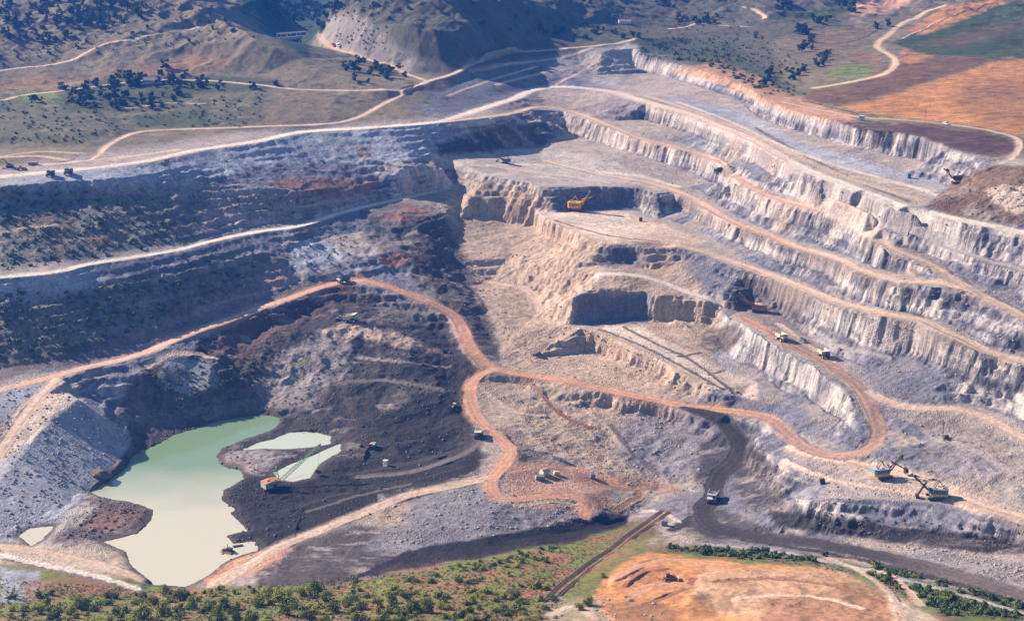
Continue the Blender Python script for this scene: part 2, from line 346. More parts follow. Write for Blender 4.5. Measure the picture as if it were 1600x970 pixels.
# crossing points get height from nearest known vertices
oxy = np.array([(v.x, v.y) for v in ov])
known = ~np.isnan(zz)
for i in np.where(~known)[0]:
    d = np.sum((oxy[known] - oxy[i]) ** 2, 1); k = np.argsort(d)[:3]; wgt = 1 / (d[k] + .1)
    zz[i] = np.sum(zz[known][k] * wgt) / wgt.sum()
RS = 1.25; X0, X1, Y0, Y1 = -1300.0, 1300.0, 430.0, 3200.0
NX = int((X1 - X0) / RS) + 1; NY = int((Y1 - Y0) / RS) + 1
H0 = np.full((NY, NX), 50.0, np.float32)
for f in of:
    a, b, c = f[0], f[1], f[2]
    (xa, ya), (xb, yb), (xc, yc) = oxy[a], oxy[b], oxy[c]
    i0 = max(0, int((min(xa, xb, xc) - X0) / RS)); i1 = min(NX - 1, int((max(xa, xb, xc) - X0) / RS) + 1)
    j0 = max(0, int((min(ya, yb, yc) - Y0) / RS)); j1 = min(NY - 1, int((max(ya, yb, yc) - Y0) / RS) + 1)
    if i1 < i0 or j1 < j0: continue
    gx, gy = np.meshgrid(X0 + RS * np.arange(i0, i1 + 1), Y0 + RS * np.arange(j0, j1 + 1))
    D = (yb - yc) * (xa - xc) + (xc - xb) * (ya - yc)
    if abs(D) < 1e-9: continue
    u = ((yb - yc) * (gx - xc) + (xc - xb) * (gy - yc)) / D; v = ((yc - ya) * (gx - xc) + (xa - xc) * (gy - yc)) / D
    m = (u >= -1e-6) & (v >= -1e-6) & (u + v <= 1 + 1e-6)
    H0[j0:j1 + 1, i0:i1 + 1][m] = (u * zz[a] + v * zz[b] + (1 - u - v) * zz[c])[m]
def blur(A, n=1):
    for _ in range(n):
        B = np.pad(A, 1, mode='edge'); A = (B[:-2, 1:-1] + B[2:, 1:-1] + B[1:-1, :-2] + B[1:-1, 2:] + 4 * B[1:-1, 1:-1]) / 8
    return A
H0 = blur(H0, 2)
def samp(A, x, y):
    fx = np.clip((x - X0) / RS, 0, NX - 1.001); fy = np.clip((y - Y0) / RS, 0, NY - 1.001)
    ix = fx.astype(np.int32); iy = fy.astype(np.int32); fx = (fx - ix).astype(np.float32); fy = (fy - iy).astype(np.float32)
    return (A[iy, ix] * (1 - fx) + A[iy, ix + 1] * fx) * (1 - fy) + (A[iy + 1, ix] * (1 - fx) + A[iy + 1, ix + 1] * fx) * fy
# road rasters: nearest distance over half width, road id
RD = np.full((NY, NX), 99.0, np.float32); RID = np.full((NY, NX), -1, np.int16); RSD = np.zeros((NY, NX), np.float32); RAL = np.zeros((NY, NX), np.float32)
for ri, (name, wd, ck, w) in enumerate(road_w):
    al = 0
    for k in range(len(w) - 1):
        a, b = w[k], w[k + 1]; R = wd * 2.0 + 6
        i0 = max(0, int((min(a[0], b[0]) - R - X0) / RS)); i1 = min(NX - 1, int((max(a[0], b[0]) + R - X0) / RS) + 1)
        j0 = max(0, int((min(a[1], b[1]) - R - Y0) / RS)); j1 = min(NY - 1, int((max(a[1], b[1]) + R - Y0) / RS) + 1)
        if i1 <= i0 or j1 <= j0: continue
        gx, gy = np.meshgrid(X0 + RS * np.arange(i0, i1 + 1), Y0 + RS * np.arange(j0, j1 + 1))
        dx, dy = b[0] - a[0], b[1] - a[1]; LL = math.hypot(dx, dy) + 1e-9
        t = np.clip(((gx - a[0]) * dx + (gy - a[1]) * dy) / LL ** 2, 0, 1)
        ex = gx - a[0] - t * dx; ey = gy - a[1] - t * dy
        dd = np.hypot(ex, ey); sdn = np.sign(dx * ey - dy * ex) * dd
        q = dd / (wd * 0.5)
        S = (slice(j0, j1 + 1), slice(i0, i1 + 1)); m = q < RD[S]
        RD[S][m] = q[m]; RID[S][m] = ri; RSD[S][m] = sdn[m]; RAL[S][m] = (al + t * LL)[m]
        al += LL

TRACKS = [ # lightly used tracks that simply lie on the ground: width, colour, photo points
 (5,'tan',[(735,112),(800,100),(870,92),(925,76)]),(5,'tan',[(775,133),(850,114),(925,98),(965,78)]),(5,'tan',[(868,132),(915,108),(975,74)]),(4,'tan',[(700,150),(760,128),(840,104)]),
 (4,'tan',[(0,366),(37,358),(90,352)]),(4,'tan',[(0,245),(60,238),(130,240)]),(3,'grey',[(250,300),(330,292),(400,290),(470,300)]),(3,'grey',[(430,330),(520,318),(590,306)]),
 (3,'greyd',[(935,514),(1000,540),(1060,570),(1130,610)]),(3,'greyd',[(975,512),(1040,545),(1075,560),(1110,585),(1150,618)]),(2.5,'greyd',[(1060,558),(1095,552)]),(2.5,'greyd',[(1108,586),(1132,580)]),
 (6,'tan',[(905,508),(960,530),(1030,562),(1090,598)]),
 (5,'tan',[(745,600),(800,640),(850,650)]),(4,'rust',[(830,600),(880,650),(930,670)]),(4,'greyd',[(955,665),(985,705),(1025,740)]),
 (8,'orange',[(800,735),(850,728),(910,735),(960,752)]),(6,'orange',[(930,780),(960,795),(1000,770),(930,755)]),(5,'tan',[(810,790),(870,783),(905,790)]),
 (6,'over',[(545,742),(620,728),(700,708),(745,690)]),(5,'over',[(470,790),(560,765),(640,752),(720,730)]),(3,'greyd',[(480,800),(560,775),(640,757)]),(5,'greyd',[(520,600),(600,595),(690,610)]),(4,'overp',[(560,560),(620,565),(700,575)]),
 (7,'tan',[(1010,150),(1100,180),(1200,222),(1300,268),(1400,302),(1440,312)]),(6,'white',[(1060,160),(1140,190),(1230,232),(1330,266),(1420,290),(1460,305)]),(4,'greyd',[(1180,200),(1260,245),(1340,283),(1420,315)]),(5,'tan',[(1330,275),(1400,287),(1450,298)]),
 (6,'white',[(760,258),(850,258),(930,268),(1000,276),(1060,292)]),(5,'tan',[(700,255),(780,262),(850,270),(950,285)]),(3,'rust',[(868,345),(910,358),(960,370),(1030,378)]),(4,'tan',[(848,340),(900,350),(980,362),(1060,383)]),
 (6,'tan',[(1216,506),(1262,540),(1300,566)]),(5,'grey',[(1390,560),(1300,540),(1240,520)]),(6,'tan',[(1230,700),(1300,722),(1380,730),(1440,748),(1500,772)]),(5,'tan',[(1225,720),(1290,748),(1380,765),(1450,775)]),(5,'tan',[(1400,760),(1480,785),(1560,805),(1600,818)]),(4,'grey',[(1480,690),(1540,715),(1600,742)]),
 (5,'orange',[(958,905),(1010,880),(1060,875),(1140,884)]),(5,'orange',[(985,935),(1020,915),(1075,915)]),(4,'rust',[(1010,945),(1060,925),(1085,905)]),(4,'rust',[(1120,910),(1200,905),(1300,915),(1380,940)]),(4,'tan',[(1150,935),(1250,930),(1350,950)]),(3,'rust',[(975,915),(1000,895),(1040,888)]),
 (4,'tan',[(1290,872),(1340,890),(1390,925),(1410,960)]),(4,'tan',[(1360,890),(1400,905),(1440,945)]),
 (5,'white',[(0,868),(80,885),(150,900),(215,920)]),(4,'greyd',[(0,872),(80,889),(150,905),(225,925)]),(5,'tan',[(860,960),(900,945),(930,965)]),
 (4,'white',[(1060,815),(1030,800),(1000,800)]),(7,'dark',[(1096,795),(1075,815),(1050,828)]),(5,'grey',[(1100,850),(1200,860),(1330,885),(1450,915),(1600,958)]),(8,'dark',[(1160,842),(1300,866),(1440,898),(1600,942)]),
 (4,'tan',[(20,650),(50,620),(95,600)]),(4,'white',[(125,622),(80,655),(45,690)]),(5,'tan',[(228,575),(262,557),(300,553),(335,560)]),
 (2.5,'scrub',[(1400,70),(1470,33),(1560,3)]),(2.5,'scrub',[(1255,158),(1300,168),(1340,178)]),(3,'scrub',[(1400,92),(1440,86),(1560,92)]),(3,'scrub',[(1262,75),(1340,62),(1380,40)]),(2.5,'tan',[(1405,62),(1475,28)]),(2.5,'scrub',[(1200,60),(1260,48),(1330,36)]),
 (3,'rust',[(1370,185),(1440,196),(1520,208)]),(3,'tan',[(190,170),(215,168),(260,162),(320,163)]),
]
for wd, ck, pts in TRACKS:
    pp = resample(np.array([(a, b, 0) for a, b in pts], float), 6.0)[:, :2]
    a_ = (pp[:, 0] - 800) / FL; b_ = (485 - pp[:, 1]) / FL; d_ = np.stack([a_, cp + b_ * sp, -sp + b_ * cp], 1)
    yy = np.arange(570, 2500, 2.0); t_ = yy[None] / d_[:, 1:2]
    bl = (ZC + d_[:, 2:3] * t_) < samp(H0, d_[:, 0:1] * t_, np.repeat(yy[None], len(pp), 0)) + .05
    k = bl.argmax(1); tt = yy[k] / d_[:, 1]; w = np.stack([d_[:, 0] * tt, yy[k], ZC + d_[:, 2] * tt], 1)
    keep = [0]
    for i in range(1, len(w)):
        if np.linalg.norm(w[i, :2] - w[keep[-1], :2]) < 60: keep.append(i)
    road_w.append(('track', wd, ck, w[keep]))
for ri in range(len(ROADS), len(road_w)):
    name, wd, ck, w = road_w[ri]; al = 0
    for k in range(len(w) - 1):
        a, b = w[k], w[k + 1]; R_ = wd * 1.2 + 3
        i0 = max(0, int((min(a[0], b[0]) - R_ - X0) / RS)); i1 = min(NX - 1, int((max(a[0], b[0]) + R_ - X0) / RS) + 1)
        j0 = max(0, int((min(a[1], b[1]) - R_ - Y0) / RS)); j1 = min(NY - 1, int((max(a[1], b[1]) + R_ - Y0) / RS) + 1)
        if i1 <= i0 or j1 <= j0: continue
        gx, gy = np.meshgrid(X0 + RS * np.arange(i0, i1 + 1), Y0 + RS * np.arange(j0, j1 + 1))
        dx, dy = b[0] - a[0], b[1] - a[1]; LL = math.hypot(dx, dy) + 1e-9
        t = np.clip(((gx - a[0]) * dx + (gy - a[1]) * dy) / LL ** 2, 0, 1); ex = gx - a[0] - t * dx; ey = gy - a[1] - t * dy
        dd = np.hypot(ex, ey); q = dd / (wd * 0.5); S = (slice(j0, j1 + 1), slice(i0, i1 + 1)); m = (q < RD[S]) & (RD[S] > 1.15)
        RD[S][m] = q[m]; RID[S][m] = ri; RSD[S][m] = (np.sign(dx * ey - dy * ex) * dd)[m]
# ------------------------------------------------------------------ ponds
def poly_sd(x, y, poly):
    """signed distance, negative inside"""
    n = len(poly); d2 = np.full(x.shape, 1e12); ins = np.zeros(x.shape, bool)
    for i in range(n):
        ax, ay = poly[i]; bx, by = poly[(i + 1) % n]
        ex, ey = bx - ax, by - ay; wx, wy = x - ax, y - ay
        t = np.clip((wx * ex + wy * ey) / (ex * ex + ey * ey + 1e-9), 0, 1)
        d2 = np.minimum(d2, (wx - t * ex) ** 2 + (wy - t * ey) ** 2)
        c = ((ay > y) != (by > y)) & (x < (bx - ax) * (y - ay) / ((by - ay) if by != ay else 1e-9) + ax)
        ins ^= c
    d = np.sqrt(d2); return np.where(ins, -d, d)
pond_w = [[P(a, b, WATER_Z)[:2] for a, b in q] for q in PONDS]
SDP = np.full((NY, NX), 99.0, np.float32)
for q in pond_w:
    xs = [a for a, b in q]; ys = [b for a, b in q]
    i0 = int((min(xs) - 20 - X0) / RS); i1 = int((max(xs) + 20 - X0) / RS); j0 = int((min(ys) - 20 - Y0) / RS); j1 = int((max(ys) + 20 - Y0) / RS)
    gx, gy = np.meshgrid(X0 + RS * np.arange(i0, i1 + 1), Y0 + RS * np.arange(j0, j1 + 1))
    S = (slice(j0, j1 + 1), slice(i0, i1 + 1)); SDP[S] = np.minimum(SDP[S], poly_sd(gx, gy, q))

# ------------------------------------------------------------------ region helper: polygons drawn on the photograph
def reg(px, py, poly, soft=6.0):
    poly = [(float(a), float(b)) for a, b in poly]
    x0 = min(a for a, b in poly) - soft * 2; x1 = max(a for a, b in poly) + soft * 2; y0 = min(b for a, b in poly) - soft * 2; y1 = max(b for a, b in poly) + soft * 2
    m = (px > x0) & (px < x1) & (py > y0) & (py < y1)
    out = np.zeros(px.shape, np.float32)
    out[m] = 1 - sstep(-soft, soft, poly_sd(px[m], py[m], poly))
    return out
PIT = [(-600,262),(0,262),(400,205),(660,186),(800,148),(880,105),(975,66),(1100,98),(1160,118),(1210,150),(1302,185),(1400,205),(1540,246),(2000,262),(2000,980),(1600,955),(1260,872),(1050,850),(990,812),(880,850),(700,880),(520,915),(300,915),(120,885),(-600,850)]
ROUGH = [ # polygon, amplitude m
 ([(330,500),(560,460),(700,500),(740,580),(760,680),(700,720),(560,720),(430,650),(250,650),(180,600)], 2.6),
 ([(560,330),(700,310),(730,400),(740,500),(640,440),(560,430)], 3.0),
 ([(0,285),(400,240),(700,200),(700,290),(400,350),(0,410)], 1.7),
 ([(0,450),(300,400),(560,340),(540,430),(300,490),(0,570)], 1.7),
 ([(600,770),(760,755),(760,800),(980,790),(900,820),(600,860),(520,880)], 1.2),
 ([(800,610),(1060,650),(1120,760),(1000,780),(820,700)], 1.8),
 ([(720,300),(860,370),(900,480),(1080,620),(800,580),(740,440)], .8),
 ([(140,772),(200,785),(236,800),(228,822),(150,845),(60,850),(100,800)], 1.4), ([(960,870),(1280,890),(1420,930),(1420,980),(960,980)], 1.0), ([(1180,930),(1420,940),(1420,990),(1180,985)], 1.6),
 ([(1210,800),(1600,820),(1600,880),(1300,845)], 1.3),
 ([(1380,640),(1600,700),(1600,790),(1440,760),(1250,735),(1180,680)], 1.6),
]
SMOOTH = [ # places that keep clean, graded slopes
 ([(-200,620),(90,598),(122,615),(165,650),(215,695),(165,745),(110,790),(60,845),(-200,860)], 1), ([(240,550),(330,555),(345,605),(290,625),(235,610)], 1),
 ([(900,512),(1000,508),(1100,545),(1185,600),(1195,622),(1120,612),(1020,565)], .9), ([(840,335),(980,330),(1060,350),(1120,385),(1040,380),(950,378),(870,350)], .9),
 ([(780,720),(900,735),(960,750),(970,800),(820,795)], .7), ([(700,250),(880,235),(1000,268),(1080,300),(900,290),(700,268)], .8),
 ([(0,500),(200,530),(400,462),(540,420),(540,440),(380,490),(180,570),(0,610)], .5), ([(1060,520),(1110,500),(1170,515),(1170,590),(1110,580)], .5),
 ([(950,150),(1200,222),(1470,290),(1440,325),(1200,260),(1000,165)], .8), ([(1220,500),(1290,548),(1350,590),(1330,595),(1200,520)], .8), ([(1240,740),(1600,775),(1600,820),(1440,790),(1250,785)], .7),
 ([(400,220),(0,278),(0,300),(200,278),(480,248),(640,240),(700,195)], .45), ([(150,398),(0,436),(0,462),(130,450),(300,402),(470,375),(600,350),(700,300)], .4),
]
def terrain(x, y, full=True):
    x = np.asarray(x, np.float64); y = np.asarray(y, np.float64)
    rq = samp(RD, x, y)
    onroad = 1 - sstep(0.95, 1.45, rq)
    z0 = samp(H0, x, y)
    px, py = to_px(x, y, z0)
    pit = reg(px, py, PIT, 8.0)
    smo = np.zeros(x.shape, np.float32)
    for poly, a in SMOOTH: smo = np.maximum(smo, a * reg(px, py, poly, 7))
    am = (0.22 + 0.78 * (1 - onroad)) * (0.15 + 0.85 * pit) * (1 - .88 * smo)
    big = fbm(x, y, 46, 3, 1); big2 = fbm(x, y, 46, 3, 2)
    rt = sstep(660, 820, px)
    def sn(s, k, seed, o=2):
        # relief drawn out down the slope: the east side falls to the south-west, the west wall to the south-east
        u1, v1 = .446 * x - .894 * y, (-.894 * x - .446 * y) / k; u2, v2 = .66 * x + .75 * y, (.75 * x - .66 * y) / k
        return fbm(u1, v1, s, o, seed, .6) * rt + fbm(u2, v2, s, o, seed + 3, .6) * (1 - rt)
    ax = sn(12, 2.6, 3, 3); ay = sn(12, 2.6, 4, 3)
    hx, hy = sn(5.2, 3.0, 5), sn(5.2, 3.0, 8)
    wx = am * (4.2 * big + 2.6 * ax + 1.9 * hx + .7 * noise(x, y, 2.6, 25)); wy = am * (4.2 * big2 + 2.6 * ay + 1.9 * hy + .7 * noise(x, y, 2.6, 26))
    z = samp(H0, x + wx, y + wy)
    gx = samp(H0, x + wx + 3, y + wy) - samp(H0, x + wx - 3, y + wy); gy = samp(H0, x + wx, y + wy + 3) - samp(H0, x + wx, y + wy - 3)
    slope = np.hypot(gx, gy) / 6.0
    rough = np.zeros(x.shape, np.float32)
    for poly, a in ROUGH: rough = np.maximum(rough, a * reg(px, py, poly, 18))
    off = (1 - onroad) * (1 - .85 * smo)
    stp = 5.6; ph = z / stp + .5 * fbm(x, y, 70, 3, 27); fl = np.floor(ph); fr = ph - fl
    z = z + (fl + sstep(.22, .78, fr) - ph) * stp * .8 * sstep(.3, .6, slope) * sstep(2.5, 1.6, slope) * pit * (1 - smo) * (1 - onroad)
    rid = 1 - np.abs(fbm(x, y, 24, 4, 11)) * 2.2
    z = z + off * rough * (0.9 * fbm(x, y, 38, 5, 12, .55) + 0.8 * (rid - .5)) 
    z = z + pit * off * (0.16 + 1.1 * sstep(.15, .6, slope)) * fbm(x, y, 7.5, 4, 13, .55) * 1.1
    z = z + (1 - pit) * ((1 - sstep(1250, 900, y)) * sstep(5, 60, z0) * (1 - .95 * reg(px, py, [(370,30),(440,10),(500,30),(520,110),(460,115),(380,80)], 25)) * (7.0 * fbm(x, y, 150, 4, 14) + 7.0 * (.6 - np.abs(fbm(x, y, 90, 5, 24, .55)) * 3)) + 0.5 * fbm(x, y, 9, 3, 15) * off + 1.0 * fbm(x, y, 40, 3, 16) * off)
    # ruts and a low berm at road edges
    z = z + 0.5 * np.exp(-((rq - 1.05) / .10) ** 2) * pit * (0.5 + 0.5 * noise(x, y, 14, 19))
    z = z - 0.15 * onroad * (fbm(x, y, 5, 2, 18) > 0.15)
    # ponds
    sdp = samp(SDP, x, y) + 2.4 * fbm(x, y, 18, 4, 21, .6)
    sdp = np.where(samp(SDP, x, y) > 60, 99, sdp)
    shore = WATER_Z + np.where(sdp < 0, np.maximum(sdp * 0.35, -3.0) - 0.1, 0.12 + np.minimum(sdp * 0.16, 1.2) + np.clip(sdp / 14, 0, 1) * 2.2 * np.abs(fbm(x, y, 12, 4, 28, .6)))
    near = sdp < 45
    z = np.where(sdp < 0, shore, np.where(near, np.maximum(z, shore), z))
    return (z, slope, rq, pit, px, py) if full else z

# ------------------------------------------------------------------ surface colours (what the ground is made of)
def mix(a, b, t): return a + (b - a) * t[:, None]
VEG = [ # scrub-covered areas: polygon, density
 ([(0,290),(130,300),(230,300),(330,310),(300,380),(150,405),(0,425)], .75),
 ([(0,455),(60,470),(150,450),(330,400),(420,400),(380,460),(260,500),(120,560),(0,570)], .65),
 ([(200,590),(340,560),(420,560),(400,620),(250,650)], .45),
 ([(0,150),(200,160),(420,145),(400,200),(200,200),(120,225),(0,225)], .5),
 ([(1000,60),(1130,60),(1260,150),(1200,150),(1100,100),(1000,90)], .55),
 ([(150,760),(200,745),(215,775),(170,790)], .4),
]
rgb('wallp', .32, .27, .255)
AREAS = [ # polygon, colour, strength, softness
 # hills and plateau
 ([(-600,-200),(300,-200),(430,60),(600,140),(400,150),(0,160),(-600,180)], 'drygrass', 1, 8),
 ([(-600,-200),(250,-200),(240,20),(160,50),(0,40),(-600,60)], 'hillb', .5, 16),
 ([(0,125),(60,118),(130,120),(230,100),(300,85),(360,95),(330,112),(200,128),(90,140),(0,145)], 'forange', .35, 10),
 ([(520,-200),(900,-200),(980,60),(800,100),(680,122),(560,85),(500,45)], 'hillb', 1, 8),
 ([(505,25),(560,20),(620,70),(660,100),(640,120),(560,92),(505,70)], 'overp', .6, 10),
 ([(300,-200),(560,-200),(510,40),(490,60),(480,92),(430,62),(380,20)], 'forest', 1, 6),
 ([(850,60),(900,-200),(1400,-200),(1400,40),(1250,150),(1150,120),(1000,85)], 'hillb', .75, 12),
 ([(900,60),(1010,60),(1130,70),(1230,130),(1200,145),(1120,105),(1010,92)], 'scrub', .6, 8),
 ([(25,150),(60,142),(110,148),(105,165),(40,170)], 'grass', .8, 5),
 ([(90,145),(160,120),(290,115),(440,125),(440,138),(300,150),(260,172),(100,176)], 'scrub', .85, 5),
 ([(210,182),(300,172),(330,180),(320,200),(220,200)], 'scrub', .8, 5),
 ([(640,168),(740,108),(870,85),(985,64),(1015,92),(960,142),(860,138),(760,160),(690,190)], 'stone', .85, 6), ([(850,100),(930,80),(985,66),(1010,90),(960,135),(900,125)], 'pale', .7, 7),
 # right-hand farmland
 ([(1200,60),(1330,40),(1400,-100),(2200,-200),(2200,260),(1600,225),(1330,180),(1240,150)], 'drygrass', 1, 6),
 ([(1330,-30),(1430,-30),(1420,5),(1385,22),(1335,22)], 'fpink', 1, 3),
 ([(1215,20),(1330,5),(1320,25),(1220,32)], 'fgreen', .7, 4),
 ([(1265,55),(1330,40),(1360,50),(1345,70),(1290,85),(1262,75)], 'fbrown', .5, 4),
 ([(1395,68),(1470,30),(1600,0),(2200,-100),(2200,80),(1600,90),(1560,93),(1440,85)], 'fgreen', 1, 2.5),
 ([(1415,50),(1475,12),(1560,-5),(1600,-10),(1560,10),(1440,55)], 'forange', .9, 3),
 ([(1430,70),(1520,45),(1620,25),(1620,40),(1500,75)], 'fbrown', .55, 7),
 ([(1400,95),(1460,88),(1565,93),(1480,118),(1380,150),(1310,165),(1255,158),(1270,142),(1340,130)], 'fbrown', 1, 3),
 ([(1310,168),(1380,152),(1480,120),(1565,94),(1700,88),(2200,80),(2200,260),(1600,212),(1480,190),(1400,184)], 'forange', 1, 3),
 ([(1480,150),(1560,120),(1620,130),(1620,205),(1540,200)], 'fbrown', .5, 14),
 ([(1300,110),(1340,97),(1365,100),(1350,120),(1300,122)], 'grass', .8, 4),
 ([(1330,78),(1375,85),(1385,105),(1330,95)], 'rust', .5, 5),
 ([(1400,92),(1410,78),(1460,88),(1420,102)], 'forange', .8, 3),
 # rim soil
 ([(1120,95),(1180,118),(1240,150),(1330,180),(1340,195),(1290,190),(1240,180),(1190,160),(1120,130),(1050,112)], 'osoil', .85, 5),
 ([(1300,190),(1345,190),(1420,193),(1500,200),(1580,218),(1596,236),(1560,245),(1480,232),(1430,212),(1350,205)], 'soil', 1, 4),
 ([(1446,324),(1480,292),(1520,270),(1560,258),(1680,258),(1680,350),(1600,352),(1500,340)], 'fbrown', .8, 4),
 ([(1543,296),(1570,288),(1640,292),(1640,335),(1590,335),(1550,318)], 'sand', .9, 4),
 ([(1040,148),(1157,172),(1251,222),(1353,250),(1475,285),(1455,296),(1353,272),(1251,245),(1157,194),(1040,160)], 'talus', .75, 5),
 # left wall
 ([(-600,275),(0,282),(200,262),(400,225),(560,202),(700,190),(720,235),(600,262),(400,262),(260,290),(100,300),(-600,310)], 'talus', .9, 6),
 ([(420,285),(500,280),(600,285),(600,305),(520,312),(430,312)], 'rust', .75, 6),
 ([(560,225),(585,225),(590,250),(560,252)], 'rust', .5, 5),
 ([(690,225),(760,200),(850,190),(865,215),(850,232),(760,238),(700,246)], 'over', .95, 5),
 ([(760,205),(830,195),(830,215),(770,222)], 'rust', .35, 5),
 ([(-600,300),(0,298),(250,300),(330,285),(420,300),(560,315),(400,350),(0,420),(-600,420)], 'wallp', .9, 14),
 ([(0,440),(130,425),(180,440),(130,458),(0,480)], 'talus', 1, 6),
 ([(-600,440),(0,470),(250,440),(440,400),(540,400),(540,430),(400,470),(0,585),(-600,600)], 'wallp', .8, 14),
 ([(-600,580),(0,570),(200,525),(400,462),(520,430),(520,440),(400,480),(200,550),(0,600),(-600,610)], 'greyd', .85, 5),
 ([(560,322),(690,318),(690,330),(680,360),(690,415),(620,420),(590,385)], 'over', .55, 8),
 ([(600,345),(660,335),(690,345),(640,352)], 'rust', .9, 4), ([(600,392),(650,380),(670,400),(640,412),(605,412)], 'rust', 1, 4), ([(640,322),(680,325),(670,335),(640,333)], 'rust', .8, 3),
 ([(640,340),(720,330),(720,380),(740,440),(760,480),(790,540),(770,570),(740,545),(720,500),(680,465),(640,430),(620,400)], 'over', .85, 7),
 ([(30,330),(90,320),(130,345),(60,375),(10,370)], 'rust', .3, 12), ([(140,375),(170,370),(180,385),(150,388)], 'rust', .7, 3), ([(240,470),(330,455),(400,430),(420,450),(330,480),(260,500)], 'rust', .35, 10),
 ([(40,510),(110,500),(120,525),(60,540),(30,530)], 'overp', .8, 8), ([(350,310),(430,300),(480,330),(450,350),(380,345)], 'overp', .6, 10), ([(440,385),(520,370),(545,400),(500,430),(430,430)], 'talus', .9, 10), ([(410,430),(430,428),(432,445),(415,448)], 'rust', .6, 4),
 # coal floor
 ([(250,560),(420,490),(540,446),(640,470),(700,500),(725,545),(745,590),(728,640),(760,690),(750,735),(620,780),(480,850),(400,870),(345,890),(380,830),(345,780),(380,735),(340,710),(430,650),(330,640),(230,660),(190,640),(200,600)], 'over', 1, 6),
 ([(370,740),(440,750),(620,700),(740,690),(770,710),(740,735),(600,775),(470,850),(430,868),(350,885),(350,780)], 'coal', .92, 9),
 ([(560,590),(700,560),(735,600),(730,660),(700,700),(600,700)], 'coal', .7, 14),
 ([(330,505),(480,460),(560,450),(560,475),(470,500),(420,540),(330,570)], 'rust', .3, 12),
 ([(430,560),(500,520),(545,540),(540,590),(480,640),(420,640),(390,600)], 'overp', .85, 12), ([(600,600),(650,590),(665,600),(620,630),(590,650),(575,630)], 'overp', .7, 6), ([(600,470),(650,460),(690,500),(640,520),(610,500)], 'overp', .5, 10), ([(625,612),(680,605),(700,640),(640,650)], 'coal', .9, 6),
 ([(492,520),(530,506),(580,510),(700,560),(640,550),(560,528),(520,530)], 'tan', .8, 4),
 ([(450,563),(480,558),(490,568),(460,570)], 'grass', .7, 3), ([(395,640),(425,636),(425,645),(395,650)], 'grass', .5, 3),
 ([(370,700),(440,712),(400,745),(350,720)], 'overp', .8, 5),
 ([(140,770),(200,783),(238,798),(228,825),(160,845),(80,845),(100,800)], 'over', .8, 6), ([(150,785),(200,790),(225,810),(170,830),(120,830)], 'rust', .45, 8), ([(60,800),(110,770),(150,780),(120,815),(70,830)], 'pale', .7, 6),
 ([(200,640),(340,640),(420,640),(340,662),(250,690),(200,715),(150,750),(130,740),(200,690)], 'over', .8, 5),
 ([(135,735),(160,728),(190,735),(180,745),(145,750)], 'rust', .35, 3),
 ([(200,590),(340,600),(430,610),(420,650),(340,655),(230,665),(190,650)], 'overp', .5, 12), ([(300,580),(420,560),(420,600),(330,620)], 'rust', .35, 10),
 ([(560,590),(690,560),(735,610),(735,680),(700,705),(590,720),(550,660)], 'coal', .6, 14), ([(640,500),(700,520),(730,575),(660,570)], 'coal', .5, 10), ([(1090,800),(1180,832),(1100,850),(1060,835)], 'dark', .6, 6),
 # heap at left
 ([(-600,640),(-20,610),(85,598),(122,615),(165,650),(205,690),(165,742),(110,785),(65,835),(0,850),(-600,860)], 'heap', 1, 4),
 ([(245,560),(325,562),(335,600),(290,615),(245,605)], 'heap', 1, 4),
 ([(90,600),(130,612),(60,665),(10,712),(-80,740),(-80,680),(30,655),(70,608)], 'tan', .75, 5),
 # centre
 ([(700,290),(830,290),(870,340),(1030,375),(1100,450),(1150,580),(1080,630),(760,590),(800,560),(790,530),(740,440),(720,400)], 'beige', .9, 14),
 ([(842,330),(880,333),(960,328),(1040,352),(1100,380),(1040,385),(950,378),(870,352)], 'tan', 1, 5),
 ([(840,330),(980,335),(1010,372),(940,374),(870,350)], 'white', .6, 8),
 ([(700,245),(860,230),(960,255),(1060,300),(1000,292),(870,288),(780,278),(700,262)], 'pale', .8, 6),
 ([(915,508),(1000,512),(1100,560),(1180,600),(1190,625),(1120,612),(1060,580),(990,545)], 'white', .95, 4), ([(915,508),(1000,512),(1100,560),(1180,600),(1190,625),(1120,612),(1060,580),(990,545)], 'tan', .5, 4),
 ([(1100,515),(1150,505),(1165,520),(1150,545),(1120,555),(1095,540)], 'over', .8, 5), ([(1120,550),(1160,550),(1150,585),(1110,560)], 'talus', .6, 6),
 ([(1135,455),(1165,435),(1200,432),(1260,450),(1270,470),(1240,500),(1180,484),(1135,482)], 'over', .75, 5),
 ([(1140,480),(1250,500),(1290,550),(1240,540),(1180,500)], 'greyd', .6, 7),
 ([(740,590),(900,610),(1080,640),(1130,680),(1100,740),(1060,770),(940,740),(860,705),(800,690),(760,650)], 'beige', .7, 10),
 ([(980,650),(1080,645),(1140,680),(1110,735),(1040,760),(960,710)], 'stone', .75, 14),
 ([(800,725),(900,738),(950,745),(960,790),(900,800),(820,790),(790,760)], 'orange', .65, 6),
 ([(795,700),(830,695),(850,715),(820,722)], 'over', .8, 5),
 ([(900,735),(1000,748),(1085,770),(1080,782),(1000,765),(900,748)], 'rust', .6, 4),
 ([(600,775),(760,752),(790,790),(900,800),(760,845),(640,862),(560,880),(540,860),(600,830)], 'stone', .75, 8), ([(590,790),(640,775),(640,810),(600,822)], 'beige', .8, 6),
 ([(400,890),(470,850),(560,815),(605,822),(570,858),(640,862),(560,905),(500,918),(400,918)], 'over', .9, 7),
 ([(540,905),(640,857),(760,838),(880,815),(950,801),(985,804),(975,830),(880,852),(760,870),(680,884),(600,897)], 'coal', 1, 3),
